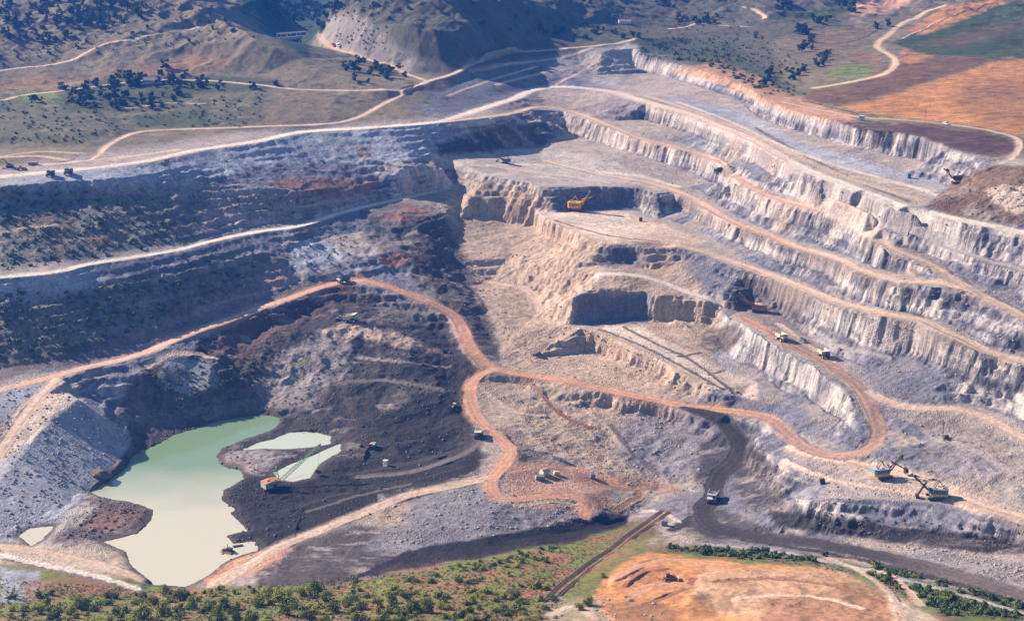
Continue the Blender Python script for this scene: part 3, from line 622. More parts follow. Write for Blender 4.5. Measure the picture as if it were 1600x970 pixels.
 ([(895,458),(1015,455),(1012,506),(893,510)], 'stone', .9, 4), ([(866,293),(1005,293),(1000,330),(866,332)], 'stone', .9, 4), ([(940,384),(1005,384),(1003,416),(940,416)], 'stone', .9, 4),  # shaded faces: grey over the beige, their shade painted into the colour
 # right side walls and lower floor
 ([(1200,790),(1260,800),(1420,822),(1600,842),(1700,850),(1700,870),(1500,860),(1400,850),(1300,835),(1210,820)], 'coal', .92, 5),
 ([(1060,770),(1100,765),(1100,800),(1060,812),(1000,800),(1020,785)], 'stone', .7, 5),
 ([(1170,680),(1200,720),(1240,790),(1180,800),(1140,770),(1150,730)], 'over', .75, 7),
 ([(1100,690),(1140,665),(1175,700),(1150,740),(1110,745),(1085,750)], 'coal', .8, 6),
 ([(1120,790),(1200,825),(1320,850),(1480,885),(1620,930),(1600,940),(1400,885),(1200,850),(1100,845),(1060,830)], 'dark', .8, 5),
 ([(1220,700),(1380,722),(1500,760),(1600,800),(1500,790),(1380,750),(1250,735)], 'tan', .35, 8),
 # front bank
 ([(-600,840),(0,845),(200,865),(230,905),(300,918),(500,918),(640,893),(880,852),(1000,812),(1060,850),(1600,940),(2200,990),(2200,1500),(-600,1500)], 'olive', 1, 4),
 ([(0,845),(190,862),(225,900),(180,905),(60,880),(0,880)], 'sand', .85, 5), ([(0,885),(60,890),(70,930),(0,945)], 'talus', .8, 6),
 ([(300,900),(380,865),(440,850),(470,855),(400,895),(330,918)], 'orange', .9, 5),
 ([(30,905),(120,900),(200,915),(180,935),(40,935)], 'rust', .7, 8),
 ([(600,895),(760,872),(940,840),(900,880),(760,930),(620,925)], 'rust', .45, 14),
 ([(700,880),(880,850),(890,862),(780,890),(700,895)], 'grass', .9, 6),
 ([(420,925),(860,920),(860,990),(420,990)], 'rust', .4, 16),
 ([(945,905),(975,878),(1010,862),(1060,865),(1180,880),(1290,885),(1400,930),(1420,990),(960,990),(930,930)], 'terr', 1, 4),
 ([(1085,895),(1100,890),(1180,888),(1290,890),(1400,935),(1400,990),(1120,960),(1080,925)], 'terrb', .85, 6),
 ([(985,892),(1030,880),(1060,890),(1040,915),(990,925)], 'rust', .45, 8), ([(1190,935),(1300,925),(1400,945),(1410,990),(1180,990)], 'rust', .7, 7), ([(1290,905),(1370,915),(1390,940),(1320,935)], 'fbrown', .5, 6), ([(955,940),(1020,935),(1065,955),(1060,990),(960,990)], 'fbrown', .6, 8), ([(1080,930),(1110,925),(1120,960),(1080,965)], 'fbrown', .55, 5),
 ([(1270,865),(1350,868),(1420,900),(1470,960),(1480,990),(1400,990),(1380,925),(1290,885)], 'sand', .7, 8),
 ([(1040,850),(1200,860),(1290,868),(1400,895),(1520,925),(1620,945),(1620,990),(1500,985),(1400,930),(1290,882),(1180,878),(1040,862)], 'scrub', .8, 6),
 ([(870,915),(960,855),(1035,797),(1055,800),(990,850),(900,920)], 'rust', .6, 5),
 ([(850,930),(940,935),(960,990),(850,990)], 'sand', .45, 10),
 ([(1000,850),(1050,815),(1100,840),(1040,855)], 'sand', .5, 6),
]
ROADCOL = {r[0]: r[2] for r in ROADS}
def colour(x, y, z, slope, rq, pit, px, py):
    n = len(x)
    n1 = fbm(x, y, 60, 4, 31); n2 = fbm(x, y, 12, 4, 32, .6); n3 = noise(x, y, 2.6, 33); n4 = fbm(x, y, 25, 3, 34)
    wob = sstep(1000, 600, px) * sstep(880, 820, py) * sstep(180, 240, py)
    jx = px + wob * 26 * fbm(x, y, 70, 3, 61) + 7 * fbm(x, y, 22, 3, 35) + 2.5 * noise(x, y, 4, 36); jy = py + wob * 12 * fbm(x, y, 70, 3, 62) + 3.5 * fbm(x, y, 22, 3, 37) + 1.6 * noise(x, y, 4, 38)
    base = np.tile(C['stone'], (n, 1))
    t = sstep(1150, 800, px) * sstep(600, 720, px)
    base = mix(base, C['beige'][None], t * .6)
    base = mix(base, C['drygrass'][None] , (1 - pit))
    # rock beds: pale and dark bands that follow the height, strongest on steep faces
    zz_ = z + 2.2 * fbm(x, y, 50, 3, 39) 
    st = 1.5 * noise(zz_ * 3.1, np.zeros(n) + 7.7, 7.0, 41) + 1.1 * noise(zz_ * 3.1, np.zeros(n) + 3.3, 2.8, 42)
    st = np.clip(st, -1, 1)
    steep = sstep(.30, .85, slope) * pit
    base = base * (1 + (steep * .42 * st)[:, None])
    base = mix(base, C['pale'][None] * 1.12, steep * .8 * sstep(-.45, .35, n2 + .35 * st))
    flat = (1 - sstep(.10, .32, slope + .05 * n2)) * pit
    base = mix(base, (C['pale'] * .5 + C['tan'] * .3)[None], flat * .85)
    rust = sstep(.25, .6, n1) * sstep(.0, .5, n4) * pit
    base = mix(base, C['beige'][None] * .8, rust * .5)
    warm = np.zeros(n, np.float32)
    for poly, ck, a, s in AREAS:
        w = reg(jx, jy, poly, s) * a
        if not w.any(): continue
        base = mix(base, C[ck][None] * (1 + .0 * n2[:, None]), w)
    # loose, patchy ground: pale streaks in the dark overburden, dark ones in pale ground
    lum = base.mean(1)
    dark = sstep(.16, .10, lum) * sstep(.035, .07, lum) * pit
    base = mix(base, C['overp'][None], dark * sstep(.12, .45, fbm(x + 20 * n1, y * 2.2, 18, 5, 43, .6) + .15 * n1) * .75)
    base = base * (1 + .26 * n2 + .12 * n3 + .17 * n1)[:, None]
    spk = sstep(.35, .7, noise(x, y, 1.9, 45) * .7 + noise(x, y, 4.5, 46) * .5) * pit * (1 - sstep(2.0, .9, rq))
    base = base * (1 + .20 * spk)[:, None]
    spd = sstep(.35, .7, noise(x, y, 2.1, 47) * .7 + noise(x, y, 5.5, 48) * .5) * (1 - sstep(2.0, .9, rq))
    base = base * (1 - .26 * spd)[:, None]
    # scrub ground
    for poly, dns in VEG:
        w = reg(jx, jy, poly, 9)
        if not w.any(): continue
        k = w * sstep(.62 - dns, .95 - dns, fbm(x, y, 9, 4, 49, .6) * .8 + .5 + n1 * .3)
        base = mix(base, C['scrub'][None] * (1 + .5 * n3)[:, None], np.clip(k, 0, 1) * .5)
    # patchwork of the front bank
    fb = reg(jx, jy, AREAS[-15][0], 4) if False else (1 - pit) * sstep(820, 850, py)
    g = fbm(x, y * 2, 14, 4, 51, .6)
    ol = np.exp(-((base[:, 0] - C['olive'][0]) / .08) ** 2) * fb
    base = mix(base, C['grass'][None], ol * sstep(-.1, .25, g) * .85)
    base = mix(base, C['rust'][None] * 1.15, ol * sstep(.02, .35, -g) * .8)
    # ploughing and mowing lines of the fields
    fl = (1 - pit) * sstep(1230, 1300, px) * sstep(320, 200, py)
    base = base * (1 + fl * .26 * noise(x * .35 + y * .12, y * .9 - x * .35, 5.5, 53) + fl * .18 * fbm(x, y, 34, 4, 54))[:, None]
    hz = (1 - pit) * sstep(260, 150, py)
    base = mix(base, C['scrub'][None], hz * (1 - fl) * sstep(.20, .50, fbm(x, y, 12, 4, 55, .6) + .15 * n1) * .75)
    # roads
    rid = np.full(n, -1); rs = np.zeros(n)
    fx = np.clip(((x - X0) / RS + .5).astype(int), 0, NX - 1); fy = np.clip(((y - Y0) / RS + .5).astype(int), 0, NY - 1)
    rid = RID[fy, fx]; rs = samp(RSD, x, y)
    rqn = rq + .13 * noise(x, y, 6, 57) + .07 * n3
    roadm = sstep(1.12, .92, rqn) * np.clip(1.25 - sstep(.35, .8, slope), 0, 1)
    for i, (nm, wd, ck, _w) in enumerate(road_w):
        m = (rid == i) & (rq < 1.8)
        if not m.any(): continue
        c = np.tile(C[ck], (m.sum(), 1))
        if nm == 'l3':
            c = mix(c, C['greyd'][None] * 1.3, sstep(1120, 1260, px[m]) * .55)
            c = mix(c, C['tan'][None] * 1.05, sstep(520, 350, px[m]) * .6)
        if nm == 'g': c = mix(c, C['greyd'][None] * 1.1, sstep(1350, 1500, px[m]) * .5)
        if nm in ('upper', 'c', 'main'): c = mix(c, C['orange'][None] * 1.1, sstep(900, 1050, px[m]) * sstep(1330, 1200, px[m]) * .35)
        tr = noise(rs[m] * 1.0 + .7 * noise(x[m], y[m], 40, 58), np.zeros(m.sum()) + i * 13.1 + .004 * (x[m] + y[m]), 1.7, 59)
        c = c * (1 + .20 * tr - .22 * sstep(.2, .6, noise(rs[m] + 2.0 * noise(x[m], y[m], 30, 63), np.full(m.sum(), 9.0 + i), 2.6, 64)) + .08 * n2[m] + .16 * fbm(x[m], y[m], 30, 3, 65))[:, None]
        edge = np.exp(-((rqn[m] - 1.0) / .13) ** 2)
        c = c * (1 - .22 * edge)[:, None]
        base[m] = base[m] + (c - base[m]) * roadm[m][:, None]
        sh = sstep(1.9, 1.0, rqn[m]) * (1 - roadm[m]) * .35
        base[m] = base[m] + (c - base[m]) * sh[:, None]
    # wet rim of the ponds
    sdp = samp(SDP, x, y)
    mud = sstep(7, 1.0, np.abs(sdp + 1.5 * n2)) * .8
    base = mix(base, np.array([[.085, .07, .055]]), mud)
    return np.clip(base, .008, .85), rid, roadm * (rid < len(ROADS))

# ------------------------------------------------------------------ materials
MATS = {}
def mat_ground():
    m = bpy.data.materials.new('ground'); m.use_nodes = True; nt = m.node_tree; N = nt.nodes; Lk = nt.links
    bs = N['Principled BSDF']; bs.inputs['Roughness'].default_value = .92; bs.inputs['Specular IOR Level'].default_value = .15
    at = N.new('ShaderNodeAttribute'); at.attribute_name = 'albedo'
    tc = N.new('ShaderNodeTexCoord')
    n1 = N.new('ShaderNodeTexNoise'); n1.inputs['Scale'].default_value = .42; n1.inputs['Detail'].default_value = 6; n1.inputs['Roughness'].default_value = .68
    vo = N.new('ShaderNodeTexVoronoi'); vo.inputs['Scale'].default_value = .75
    Lk.new(tc.outputs['Object'], n1.inputs['Vector']); Lk.new(tc.outputs['Object'], vo.inputs['Vector'])
    mr = N.new('ShaderNodeMapRange'); mr.inputs[1].default_value = .28; mr.inputs[2].default_value = .72; mr.inputs[3].default_value = .62; mr.inputs[4].default_value = 1.38
    Lk.new(n1.outputs['Fac'], mr.inputs[0])
    vm = N.new('ShaderNodeVectorMath'); vm.operation = 'SCALE'
    Lk.new(at.outputs['Color'], vm.inputs[0]); Lk.new(mr.outputs[0], vm.inputs['Scale']); Lk.new(vm.outputs[0], bs.inputs['Base Color'])
    ad = N.new('ShaderNodeMath'); ad.operation = 'MULTIPLY_ADD'; ad.inputs[1].default_value = -.45
    Lk.new(vo.outputs['Distance'], ad.inputs[0]); Lk.new(n1.outputs['Fac'], ad.inputs[2])
    at2 = N.new('ShaderNodeAttribute'); at2.attribute_name = 'loose'
    bp = N.new('ShaderNodeBump'); bp.inputs['Distance'].default_value = 1.6
    nl = N.new('ShaderNodeTexNoise'); nl.inputs['Scale'].default_value = .035; nl.inputs['Detail'].default_value = 4; Lk.new(tc.outputs['Object'], nl.inputs['Vector'])
    ml = N.new('ShaderNodeMapRange'); ml.inputs[1].default_value = .38; ml.inputs[2].default_value = .66; ml.inputs[3].default_value = .12; ml.inputs[4].default_value = 1.0; Lk.new(nl.outputs['Fac'], ml.inputs[0])
    mm = N.new('ShaderNodeMath'); mm.operation = 'MULTIPLY'; Lk.new(ml.outputs[0], mm.inputs[0]); Lk.new(at2.outputs['Fac'], mm.inputs[1])
    Lk.new(ad.outputs[0], bp.inputs['Height']); Lk.new(mm.outputs[0], bp.inputs['Strength']); Lk.new(bp.outputs[0], bs.inputs['Normal'])
    return m
GROUND = mat_ground()

# ------------------------------------------------------------------ build the fine terrain grid
def tag(o, label=None, cat=None, group=None, kind=None):
    if label: o['label'] = label
    if cat: o['category'] = cat
    if group: o['group'] = group
    if kind: o['kind'] = kind
    return o
ys = [585.0]
while ys[-1] < 1500: ys.append(ys[-1] + (0.95 if ys[-1] < 1000 else 1.15))
while ys[-1] < 2500: ys.append(ys[-1] + 1.2 + (ys[-1] - 1500) * .0035)
ys = np.array(ys)
NU = 1050 if not globals().get('DRAFT') else 500
if globals().get('DRAFT'): ys = ys[::2]
us = np.linspace(-1, 1, NU)
GX = us[None, :] * (70 + ys[:, None] * .405); GY = np.repeat(ys[:, None], NU, 1)
fx_, fy_ = GX.ravel(), GY.ravel()
Z, SL, RQ, PI_, PXX, PYY = terrain(fx_, fy_)
PXX, PYY = to_px(fx_, fy_, Z)
COLR, RIDV, RM = colour(fx_, fy_, Z, SL, RQ, PI_, PXX, PYY)
nyy = len(ys)
Zg = Z.reshape(nyy, NU)
def grid_normals(GX, GY, Zg):
    Pm = np.stack([GX, GY, Zg], -1)
    du = np.gradient(Pm, axis=1); dv = np.gradient(Pm, axis=0)
    n = np.cross(du, dv); n /= np.linalg.norm(n, axis=-1)[..., None]; return n
NRM = grid_normals(GX, GY, Zg).reshape(-1, 3)
LOOSE = (.25 + .75 * (1 - RM)) * (.35 + .65 * PI_)
def quads(mask_faces, verts, name, nrm, col, loose, n_u, kind='structure', label=None):
    """mask_faces: bool (ny-1, nu-1)"""
    jj, ii = np.where(mask_faces)
    if len(jj) == 0: return None
    a = jj * n_u + ii
    q = np.stack([a, a + 1, a + n_u + 1, a + n_u], 1)
    used, inv = np.unique(q, return_inverse=True); q = inv.reshape(-1, 4)
    me = bpy.data.meshes.new(name)
    me.vertices.add(len(used)); me.vertices.foreach_set('co', verts[used].astype(np.float32).ravel())
    me.loops.add(len(q) * 4); me.loops.foreach_set('vertex_index', q.astype(np.int32).ravel())
    me.polygons.add(len(q)); me.polygons.foreach_set('loop_start', (np.arange(len(q)) * 4).astype(np.int32))
    me.update(calc_edges=True)
    me.polygons.foreach_set('use_smooth', np.ones(len(q), bool))
    ca = me.attributes.new('albedo', 'FLOAT_COLOR', 'POINT')
    ca.data.foreach_set('color', np.concatenate([col[used], np.ones((len(used), 1))], 1).astype(np.float32).ravel())
    la = me.attributes.new('loose', 'FLOAT', 'POINT'); la.data.foreach_set('value', loose[used].astype(np.float32))
    me.normals_split_custom_set_from_vertices(nrm[used].astype(np.float32))
    me.materials.append(GROUND)
    o = bpy.data.objects.new(name, me); COL.objects.link(o); tag(o, kind=kind, label=label)
    return o
VERT = np.stack([fx_, fy_, Z], 1)
road_f = (RM.reshape(nyy, NU) > .5); rf = road_f[:-1, :-1] & road_f[1:, 1:] & road_f[:-1, 1:] & road_f[1:, :-1]
pxm = PXX.reshape(nyy, NU)[:-1, :-1]; pym = PYY.reshape(nyy, NU)[:-1, :-1]; pim = PI_.reshape(nyy, NU)[:-1, :-1]; ym = GY[:-1, :-1]
rem = ~rf
def inpoly(poly): return reg(pxm.ravel(), pym.ravel(), poly, .01).reshape(pxm.shape) > .5
def take(mask):
    global rem
    m = rem & mask; rem = rem & ~mask; return m
parts = [('haul_road', rf, 'winding dirt haul roads of the open pit')]
parts.append(('spoil_heap', take(inpoly(AREAS[[i for i, a in enumerate(AREAS) if a[1] == 'heap'][0]][0])), 'steep heap of blue grey crushed rock beside the pond'))
parts.append(('ploughed_field', take((pim < .5) & inpoly([(1400,95),(1460,88),(1565,93),(1480,118),(1380,150),(1310,165),(1255,158),(1270,142),(1340,130)])), 'brown ploughed strip of field beside the bending dirt road'))
parts.append(('green_field', take((pim < .5) & inpoly([(1395,68),(1470,30),(1600,0),(2200,-100),(2200,80),(1600,90),(1560,93),(1440,85)])), 'dark green crop field in the upper right corner'))
parts.append(('stubble_field', take((pim < .5) & inpoly([(1310,168),(1380,152),(1480,120),(1565,94),(1700,88),(2200,80),(2200,260),(1600,212),(1480,190),(1400,184)])), 'orange stubble field above the right rim of the pit'))
parts.append(('earth_terrace', take((pim < .5) & inpoly([(945,905),(975,878),(1010,862),(1060,865),(1180,880),(1290,885),(1400,930),(1420,1100),(960,1100),(930,930)])), 'freshly cut orange earth terrace in the foreground'))
parts.append(('front_bank', take((pim < .5) & (pym > 800)), 'grassy bank with rust and green patches along the bottom'))
parts.append(('hills', take((pim < .5) & (pxm < 1000)), 'dry grass hills behind the pit'))
parts.append(('plateau', take(pim < .5), 'dry farmland plateau behind the right rim'))
parts.append(('pit_floor', take(inpoly([(230,640),(330,640),(430,650),(480,640),(560,560),(640,540),(725,545),(745,590),(728,640),(790,720),(1060,770),(1080,830),(980,840),(880,870),(520,915),(300,915),(200,890),(60,850),(60,830),(200,690)])), 'dark coal floor at the bottom of the pit'))
parts.append(('pit_terraces', rem, 'benched rock walls of the open pit'))
for nm, mk, lb in parts: quads(mk, VERT, nm, NRM, COLR, LOOSE, NU, label=lb)
def fine_hw(y): return 70 + y * .405
# coarse land around it, out to the horizon
xs2 = np.arange(-6000, 6001, 30.0); ys2 = np.concatenate([np.arange(-2400, 3200, 20.0), np.arange(3200, 9000, 60.0)])
G2X, G2Y = np.meshgrid(xs2, ys2); gx2, gy2 = G2X.ravel(), G2Y.ravel()
xc = np.clip(gx2, -1250, 1250); yc = np.clip(gy2, 470, 2450)
z2, s2, r2, p2, px2, py2 = terrain(xc, yc)
dist_out = np.hypot(gx2 - xc, gy2 - yc)
z2 = z2 + np.where(gy2 > 2450, (gy2 - 2450) * .055, 0) + sstep(0, 2500, dist_out) * 220 * (fbm(gx2, gy2, 1500, 4, 71) * .5 + .5) * sstep(200, 1500, gy2)
z2 = np.where(gy2 < 470, z2 - sstep(470, -600, gy2) * 20, z2)
inside = (gy2 > 605) & (gy2 < 2470) & (np.abs(gx2) < fine_hw(gy2) - 35)
z2 = np.where((gy2 > 590) & (gy2 < 2495) & (np.abs(gx2) < fine_hw(gy2) - 8), z2 - 2.5, z2)
px2, py2 = to_px(xc, yc, z2)
c2, _, rm2 = colour(gx2, gy2, z2, s2, np.full(len(gx2), 9.0), p2, np.where(np.abs(px2) < 1e5, px2, 0), np.where(np.abs(py2) < 1e5, py2, 0))
n2_ = grid_normals(G2X, G2Y, z2.reshape(G2X.shape)).reshape(-1, 3)
ins = inside.reshape(G2X.shape); mf = ~(ins[:-1, :-1] & ins[1:, 1:] & ins[:-1, 1:] & ins[1:, :-1])
quads(mf, np.stack([gx2, gy2, z2], 1), 'ground', n2_, c2, np.full(len(gx2), .4), len(xs2), label='open country around the mine')

# ------------------------------------------------------------------ where a photo pixel meets the ground
def ground_at(pts, lift=0.0):
    """pts: (N,2) pixels -> (N,3) world points on the terrain"""
    pts = np.asarray(pts, float).reshape(-1, 2); n = len(pts)
    a = (pts[:, 0] - 800) / FL; b = (485 - pts[:, 1]) / FL
    d = np.stack([a, cp + b * sp, -sp + b * cp], 1)
    yy = np.concatenate([np.arange(570, 1800, 4.0), np.arange(1800, 2500, 8.0)])
    t = yy[None, :] / d[:, 1:2]
    X = d[:, 0:1] * t; Yv = np.repeat(yy[None, :], n, 0); Zr = ZC + d[:, 2:3] * t
    # coarse test on skeleton raster, refined on the true surface
    hz = samp(H0, X, Yv); below = Zr < hz + 1.0
    k = np.where(below.any(1), below.argmax(1), len(yy) - 1)
    out = np.zeros((n, 3))
    y0 = yy[k] - 14
    m = 18; Yf = y0[:, None] + np.arange(m)[None, :] * 1.6; tf = Yf / d[:, 1:2]; Xf = d[:, 0:1] * tf; Zf = ZC + d[:, 2:3] * tf
    hf = terrain(Xf.ravel(), Yf.ravel(), False).reshape(n, m)
    bl = Zf < hf; kk = np.where(bl.any(1), bl.argmax(1), m - 1); r = np.arange(n)
    out[:, 0] = Xf[r, kk]; out[:, 1] = Yf[r, kk]; out[:, 2] = hf[r, kk]
    return out
def hgt(x, y): return terrain(np.atleast_1d(np.asarray(x, float)), np.atleast_1d(np.asarray(y, float)), False)

# ------------------------------------------------------------------ materials for things
def rgba(c): return (c[0], c[1], c[2], 1.0)
def mat(name, c, rough=.7, metal=0.0, spec=.3, var=.18, scale=1.5, dirt=.38):
    if name in MATS: return MATS[name]
    m = bpy.data.materials.new(name); m.use_nodes = True; nt = m.node_tree; bs = nt.nodes['Principled BSDF']
    bs.inputs['Roughness'].default_value = rough; bs.inputs['Metallic'].default_value = metal; bs.inputs['Specular IOR Level'].default_value = spec
    tc = nt.nodes.new('ShaderNodeTexCoord'); nz = nt.nodes.new('ShaderNodeTexNoise'); nz.inputs['Scale'].default_value = scale; nz.inputs['Detail'].default_value = 5
    nt.links.new(tc.outputs['Object'], nz.inputs['Vector'])
    cr = nt.nodes.new('ShaderNodeValToRGB'); e = cr.color_ramp.elements
    e[0].position = .3; e[1].position = .68
    e[0].color = rgba([v * (1 - var) * (1 - dirt) + d * dirt for v, d in zip(c, (.20, .16, .12))]); e[1].color = rgba([min(1, v * (1 + var)) for v in c])
    nt.links.new(nz.outputs['Fac'], cr.inputs[0]); nt.links.new(cr.outputs[0], bs.inputs['Base Color'])
    MATS[name] = m; return m
M_YEL = mat('yellow_paint', (.75, .36, .03)); M_CREAM = mat('cream_paint', (.72, .66, .48)); M_WHITE = mat('white_paint', (.78, .77, .74)); M_DARK = mat('dark_steel', (.035, .033, .035))
M_TYRE = mat('rubber', (.02, .02, .02), .9); M_GLASS = mat('cab_glass', (.02, .03, .04), .15, spec=.6, dirt=.05); M_BLUE = mat('blue_paint', (.10, .30, .42)); M_TEAL = mat('teal_paint', (.05, .30, .34))
M_LYEL = mat('lower_yellow', (.78, .50, .02)); M_ORG = mat('orange_paint', (.75, .25, .05)); M_RUSTP = mat('rusty_paint', (.45, .19, .09)); M_GREEN = mat('green_paint', (.10, .27, .14)); M_ROOF = mat('pale_roof', (.55, .45, .38))
M_RED = mat('red_paint', (.42, .03, .05)); M_GREY = mat('grey_paint', (.33, .33, .34)); M_BOX = mat('box_blue_grey', (.20, .27, .36)); M_CONC = mat('concrete', (.52, .50, .48)); M_WOOD = mat('weathered_wood', (.16, .11, .08)); M_PGREEN = mat('pale_green_paint', (.40, .50, .38))
M_DBLUE = mat('dusty_dark_blue', (.10, .14, .20)); M_LAMP = mat('lamp_glass', (.8, .78, .7), .2)

# ------------------------------------------------------------------ mesh builder
class MB:
    def __init__(s): s.v = []; s.f = []
    def add(s, vs_, fs):
        o = len(s.v); s.v += [tuple(v) for v in vs_]; s.f += [tuple(i + o for i in f) for f in fs]; return s
    def box(s, c, d, rz=0, rx=0, ry=0, taper=(1, 1)):
        m = Matrix.Rotation(rz, 3, 'Z') @ Matrix.Rotation(ry, 3, 'Y') @ Matrix.Rotation(rx, 3, 'X')
        vs_ = []
        for k in (-.5, .5):
            tx, ty = taper if k > 0 else (1, 1)
            for a, b in ((-.5, -.5), (.5, -.5), (.5, .5), (-.5, .5)):
                vs_.append(Vector(c) + m @ Vector((a * d[0] * tx, b * d[1] * ty, k * d[2])))
        return s.add(vs_, [(3, 2, 1, 0), (4, 5, 6, 7), (0, 1, 5, 4), (1, 2, 6, 5), (2, 3, 7, 6), (3, 0, 4, 7)])
    def bar(s, a, b, w, h=None):
        a = Vector(a); b = Vector(b); h = h or w; d = b - a; L = d.length
        if L < 1e-6: return s
        q = d.to_track_quat('X', 'Z').to_matrix(); vs_ = []
        for t in (0, L):
            for y, z in ((-.5, -.5), (.5, -.5), (.5, .5), (-.5, .5)): vs_.append(a + q @ Vector((t, y * w, z * h)))
        return s.add(vs_, [(3, 2, 1, 0), (4, 5, 6, 7), (0, 1, 5, 4), (1, 2, 6, 5), (2, 3, 7, 6), (3, 0, 4, 7)])
    def tbar(s, a, b, w0, w1):
        a = Vector(a); b = Vector(b); d = b - a; q = d.to_track_quat('X', 'Z').to_matrix(); vs_ = []
        for t, w in ((0, w0), (d.length, w1)):
            for y, z in ((-.5, -.5), (.5, -.5), (.5, .5), (-.5, .5)): vs_.append(a + q @ Vector((t, y * w, z * w)))
        return s.add(vs_, [(3, 2, 1, 0), (4, 5, 6, 7), (0, 1, 5, 4), (1, 2, 6, 5), (2, 3, 7, 6), (3, 0, 4, 7)])
    def cyl(s, c, r, h, axis='Z', n=14, r2=None):
        r2 = r if r2 is None else r2; vs_ = []
        for k, rr in ((-.5, r), (.5, r2)):
            for i in range(n):
                a = 2 * PI * i / n; p = (rr * math.cos(a), rr * math.sin(a), k * h)
                if axis == 'X': p = (p[2], p[0], p[1])
                if axis == 'Y': p = (p[0], p[2], p[1])
                vs_.append((c[0] + p[0], c[1] + p[1], c[2] + p[2]))
        fs = [tuple(range(n))[::-1], tuple(range(n, 2 * n))] + [(i, (i + 1) % n, n + (i + 1) % n, n + i) for i in range(n)]
        return s.add(vs_, fs)
    def prism(s, prof, y0, y1):
        """profile in x,z extruded along y"""
        n = len(prof); vs_ = [(x, y0, z) for x, z in prof] + [(x, y1, z) for x, z in prof]
        return s.add(vs_, [tuple(range(n)), tuple(range(n, 2 * n))[::-1]] + [((i + 1) % n, i, n + i, n + (i + 1) % n) for i in range(n)])
    def track(s, c, L, w, h, n=5):
        prof = []
        for k in range(n + 1): a = PI / 2 + PI * k / n; prof.append((c[0] - L / 2 + h / 2 + h / 2 * math.cos(a), c[2] + h / 2 * math.sin(a)))
        for k in range(n + 1): a = -PI / 2 + PI * k / n; prof.append((c[0] + L / 2 - h / 2 + h / 2 * math.cos(a), c[2] + h / 2 * math.sin(a)))
        return s.prism(prof, c[1] - w / 2, c[1] + w / 2)
    def build(s, name, m, parent=None, bevel=0.0):
        me = bpy.data.meshes.new(name); me.from_pydata([tuple(v) for v in s.v], [], s.f)
        b = bmesh.new(); b.from_mesh(me); bmesh.ops.recalc_face_normals(b, faces=b.faces)
        if bevel: bmesh.ops.bevel(b, geom=list(b.edges), offset=bevel, segments=1, affect='EDGES')
        b.to_mesh(me); b.free()
        me.materials.append(m); o = bpy.data.objects.new(name, me); COL.objects.link(o)
        if parent is not None: o.parent = parent
        return o
def empty(name, label, cat, loc=(0, 0, 0), rz=0.0, group=None):
    o = bpy.data.objects.new(name, None); COL.objects.link(o); o.location = loc; o.rotation_euler = (0, 0, rz)
    o.empty_display_size = 1.0
    return tag(o, label, cat, group)
def kids(o): return [c for c in bpy.data.objects if c.parent is o]
def dup(o, parent=None, memo=None):
    c = o.copy(); COL.objects.link(c)
    if parent is not None: c.parent = parent
    for ch in CHILD.get(o.name, []): dup(ch, c)
    return c
CHILD = {}
def index(o):
    CHILD[o.name] = kids(o)
    for c in CHILD[o.name]: index(c)
def heading(px, py, qx, qy):
    a, b = ground_at([(px, py), (qx, qy)]); return math.atan2(b[1] - a[1], b[0] - a[0])
def place(o, px, py, rz, s=1.0, sink=0.15, flat=False):
    g = ground_at([(px, py)])[0]; o.location = (g[0], g[1], g[2] - sink); o.scale = (s, s, s)
    if flat: o.rotation_euler = (0, 0, rz); return g
    # stand on the slope
    e = 3.0 * max(.5, s); c_, s_ = math.cos(rz), math.sin(rz)
    hs = hgt([g[0] + c_ * e, g[0] - c_ * e, g[0] - s_ * e, g[0] + s_ * e], [g[1] + s_ * e, g[1] - s_ * e, g[1] + c_ * e, g[1] - c_ * e])
    pitch = -math.atan2(hs[0] - hs[1], 2 * e); roll = math.atan2(hs[2] - hs[3], 2 * e)
    pitch = max(-.2, min(.2, pitch)); roll = max(-.2, min(.2, roll))
    o.rotation_euler = (roll, pitch, rz); o.location.z = float(max(g[2], hs.mean() - .2)) - sink * .5
    return g

# ------------------------------------------------------------------ water
def water(name, poly, label, cat_kind='structure'):
    me = bpy.data.meshes.new(name); b = bmesh.new()
    cx = sum(p[0] for p in poly) / len(poly); cy = sum(p[1] for p in poly) / len(poly)
    vs_ = []
    n = len(poly)
    for i in range(n):
        (x, y), (ax, ay), (bx, by) = poly[i], poly[i - 1], poly[(i + 1) % n]
        tx, ty = bx - ax, by - ay; L = math.hypot(tx, ty) + 1e-6; vs_.append(b.verts.new((x + SGN * ty / L * 5, y - SGN * tx / L * 5, WATER_Z)))
    try: b.faces.new(vs_)
    except ValueError: pass
    bmesh.ops.triangulate(b, faces=b.faces[:]); bmesh.ops.recalc_face_normals(b, faces=b.faces)
    for f in b.faces:
        if f.normal.z < 0: f.normal_flip()
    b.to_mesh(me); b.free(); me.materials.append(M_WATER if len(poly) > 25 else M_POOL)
    o = bpy.data.objects.new(name, me); COL.objects.link(o); tag(o, label, None, None, 'structure'); return o
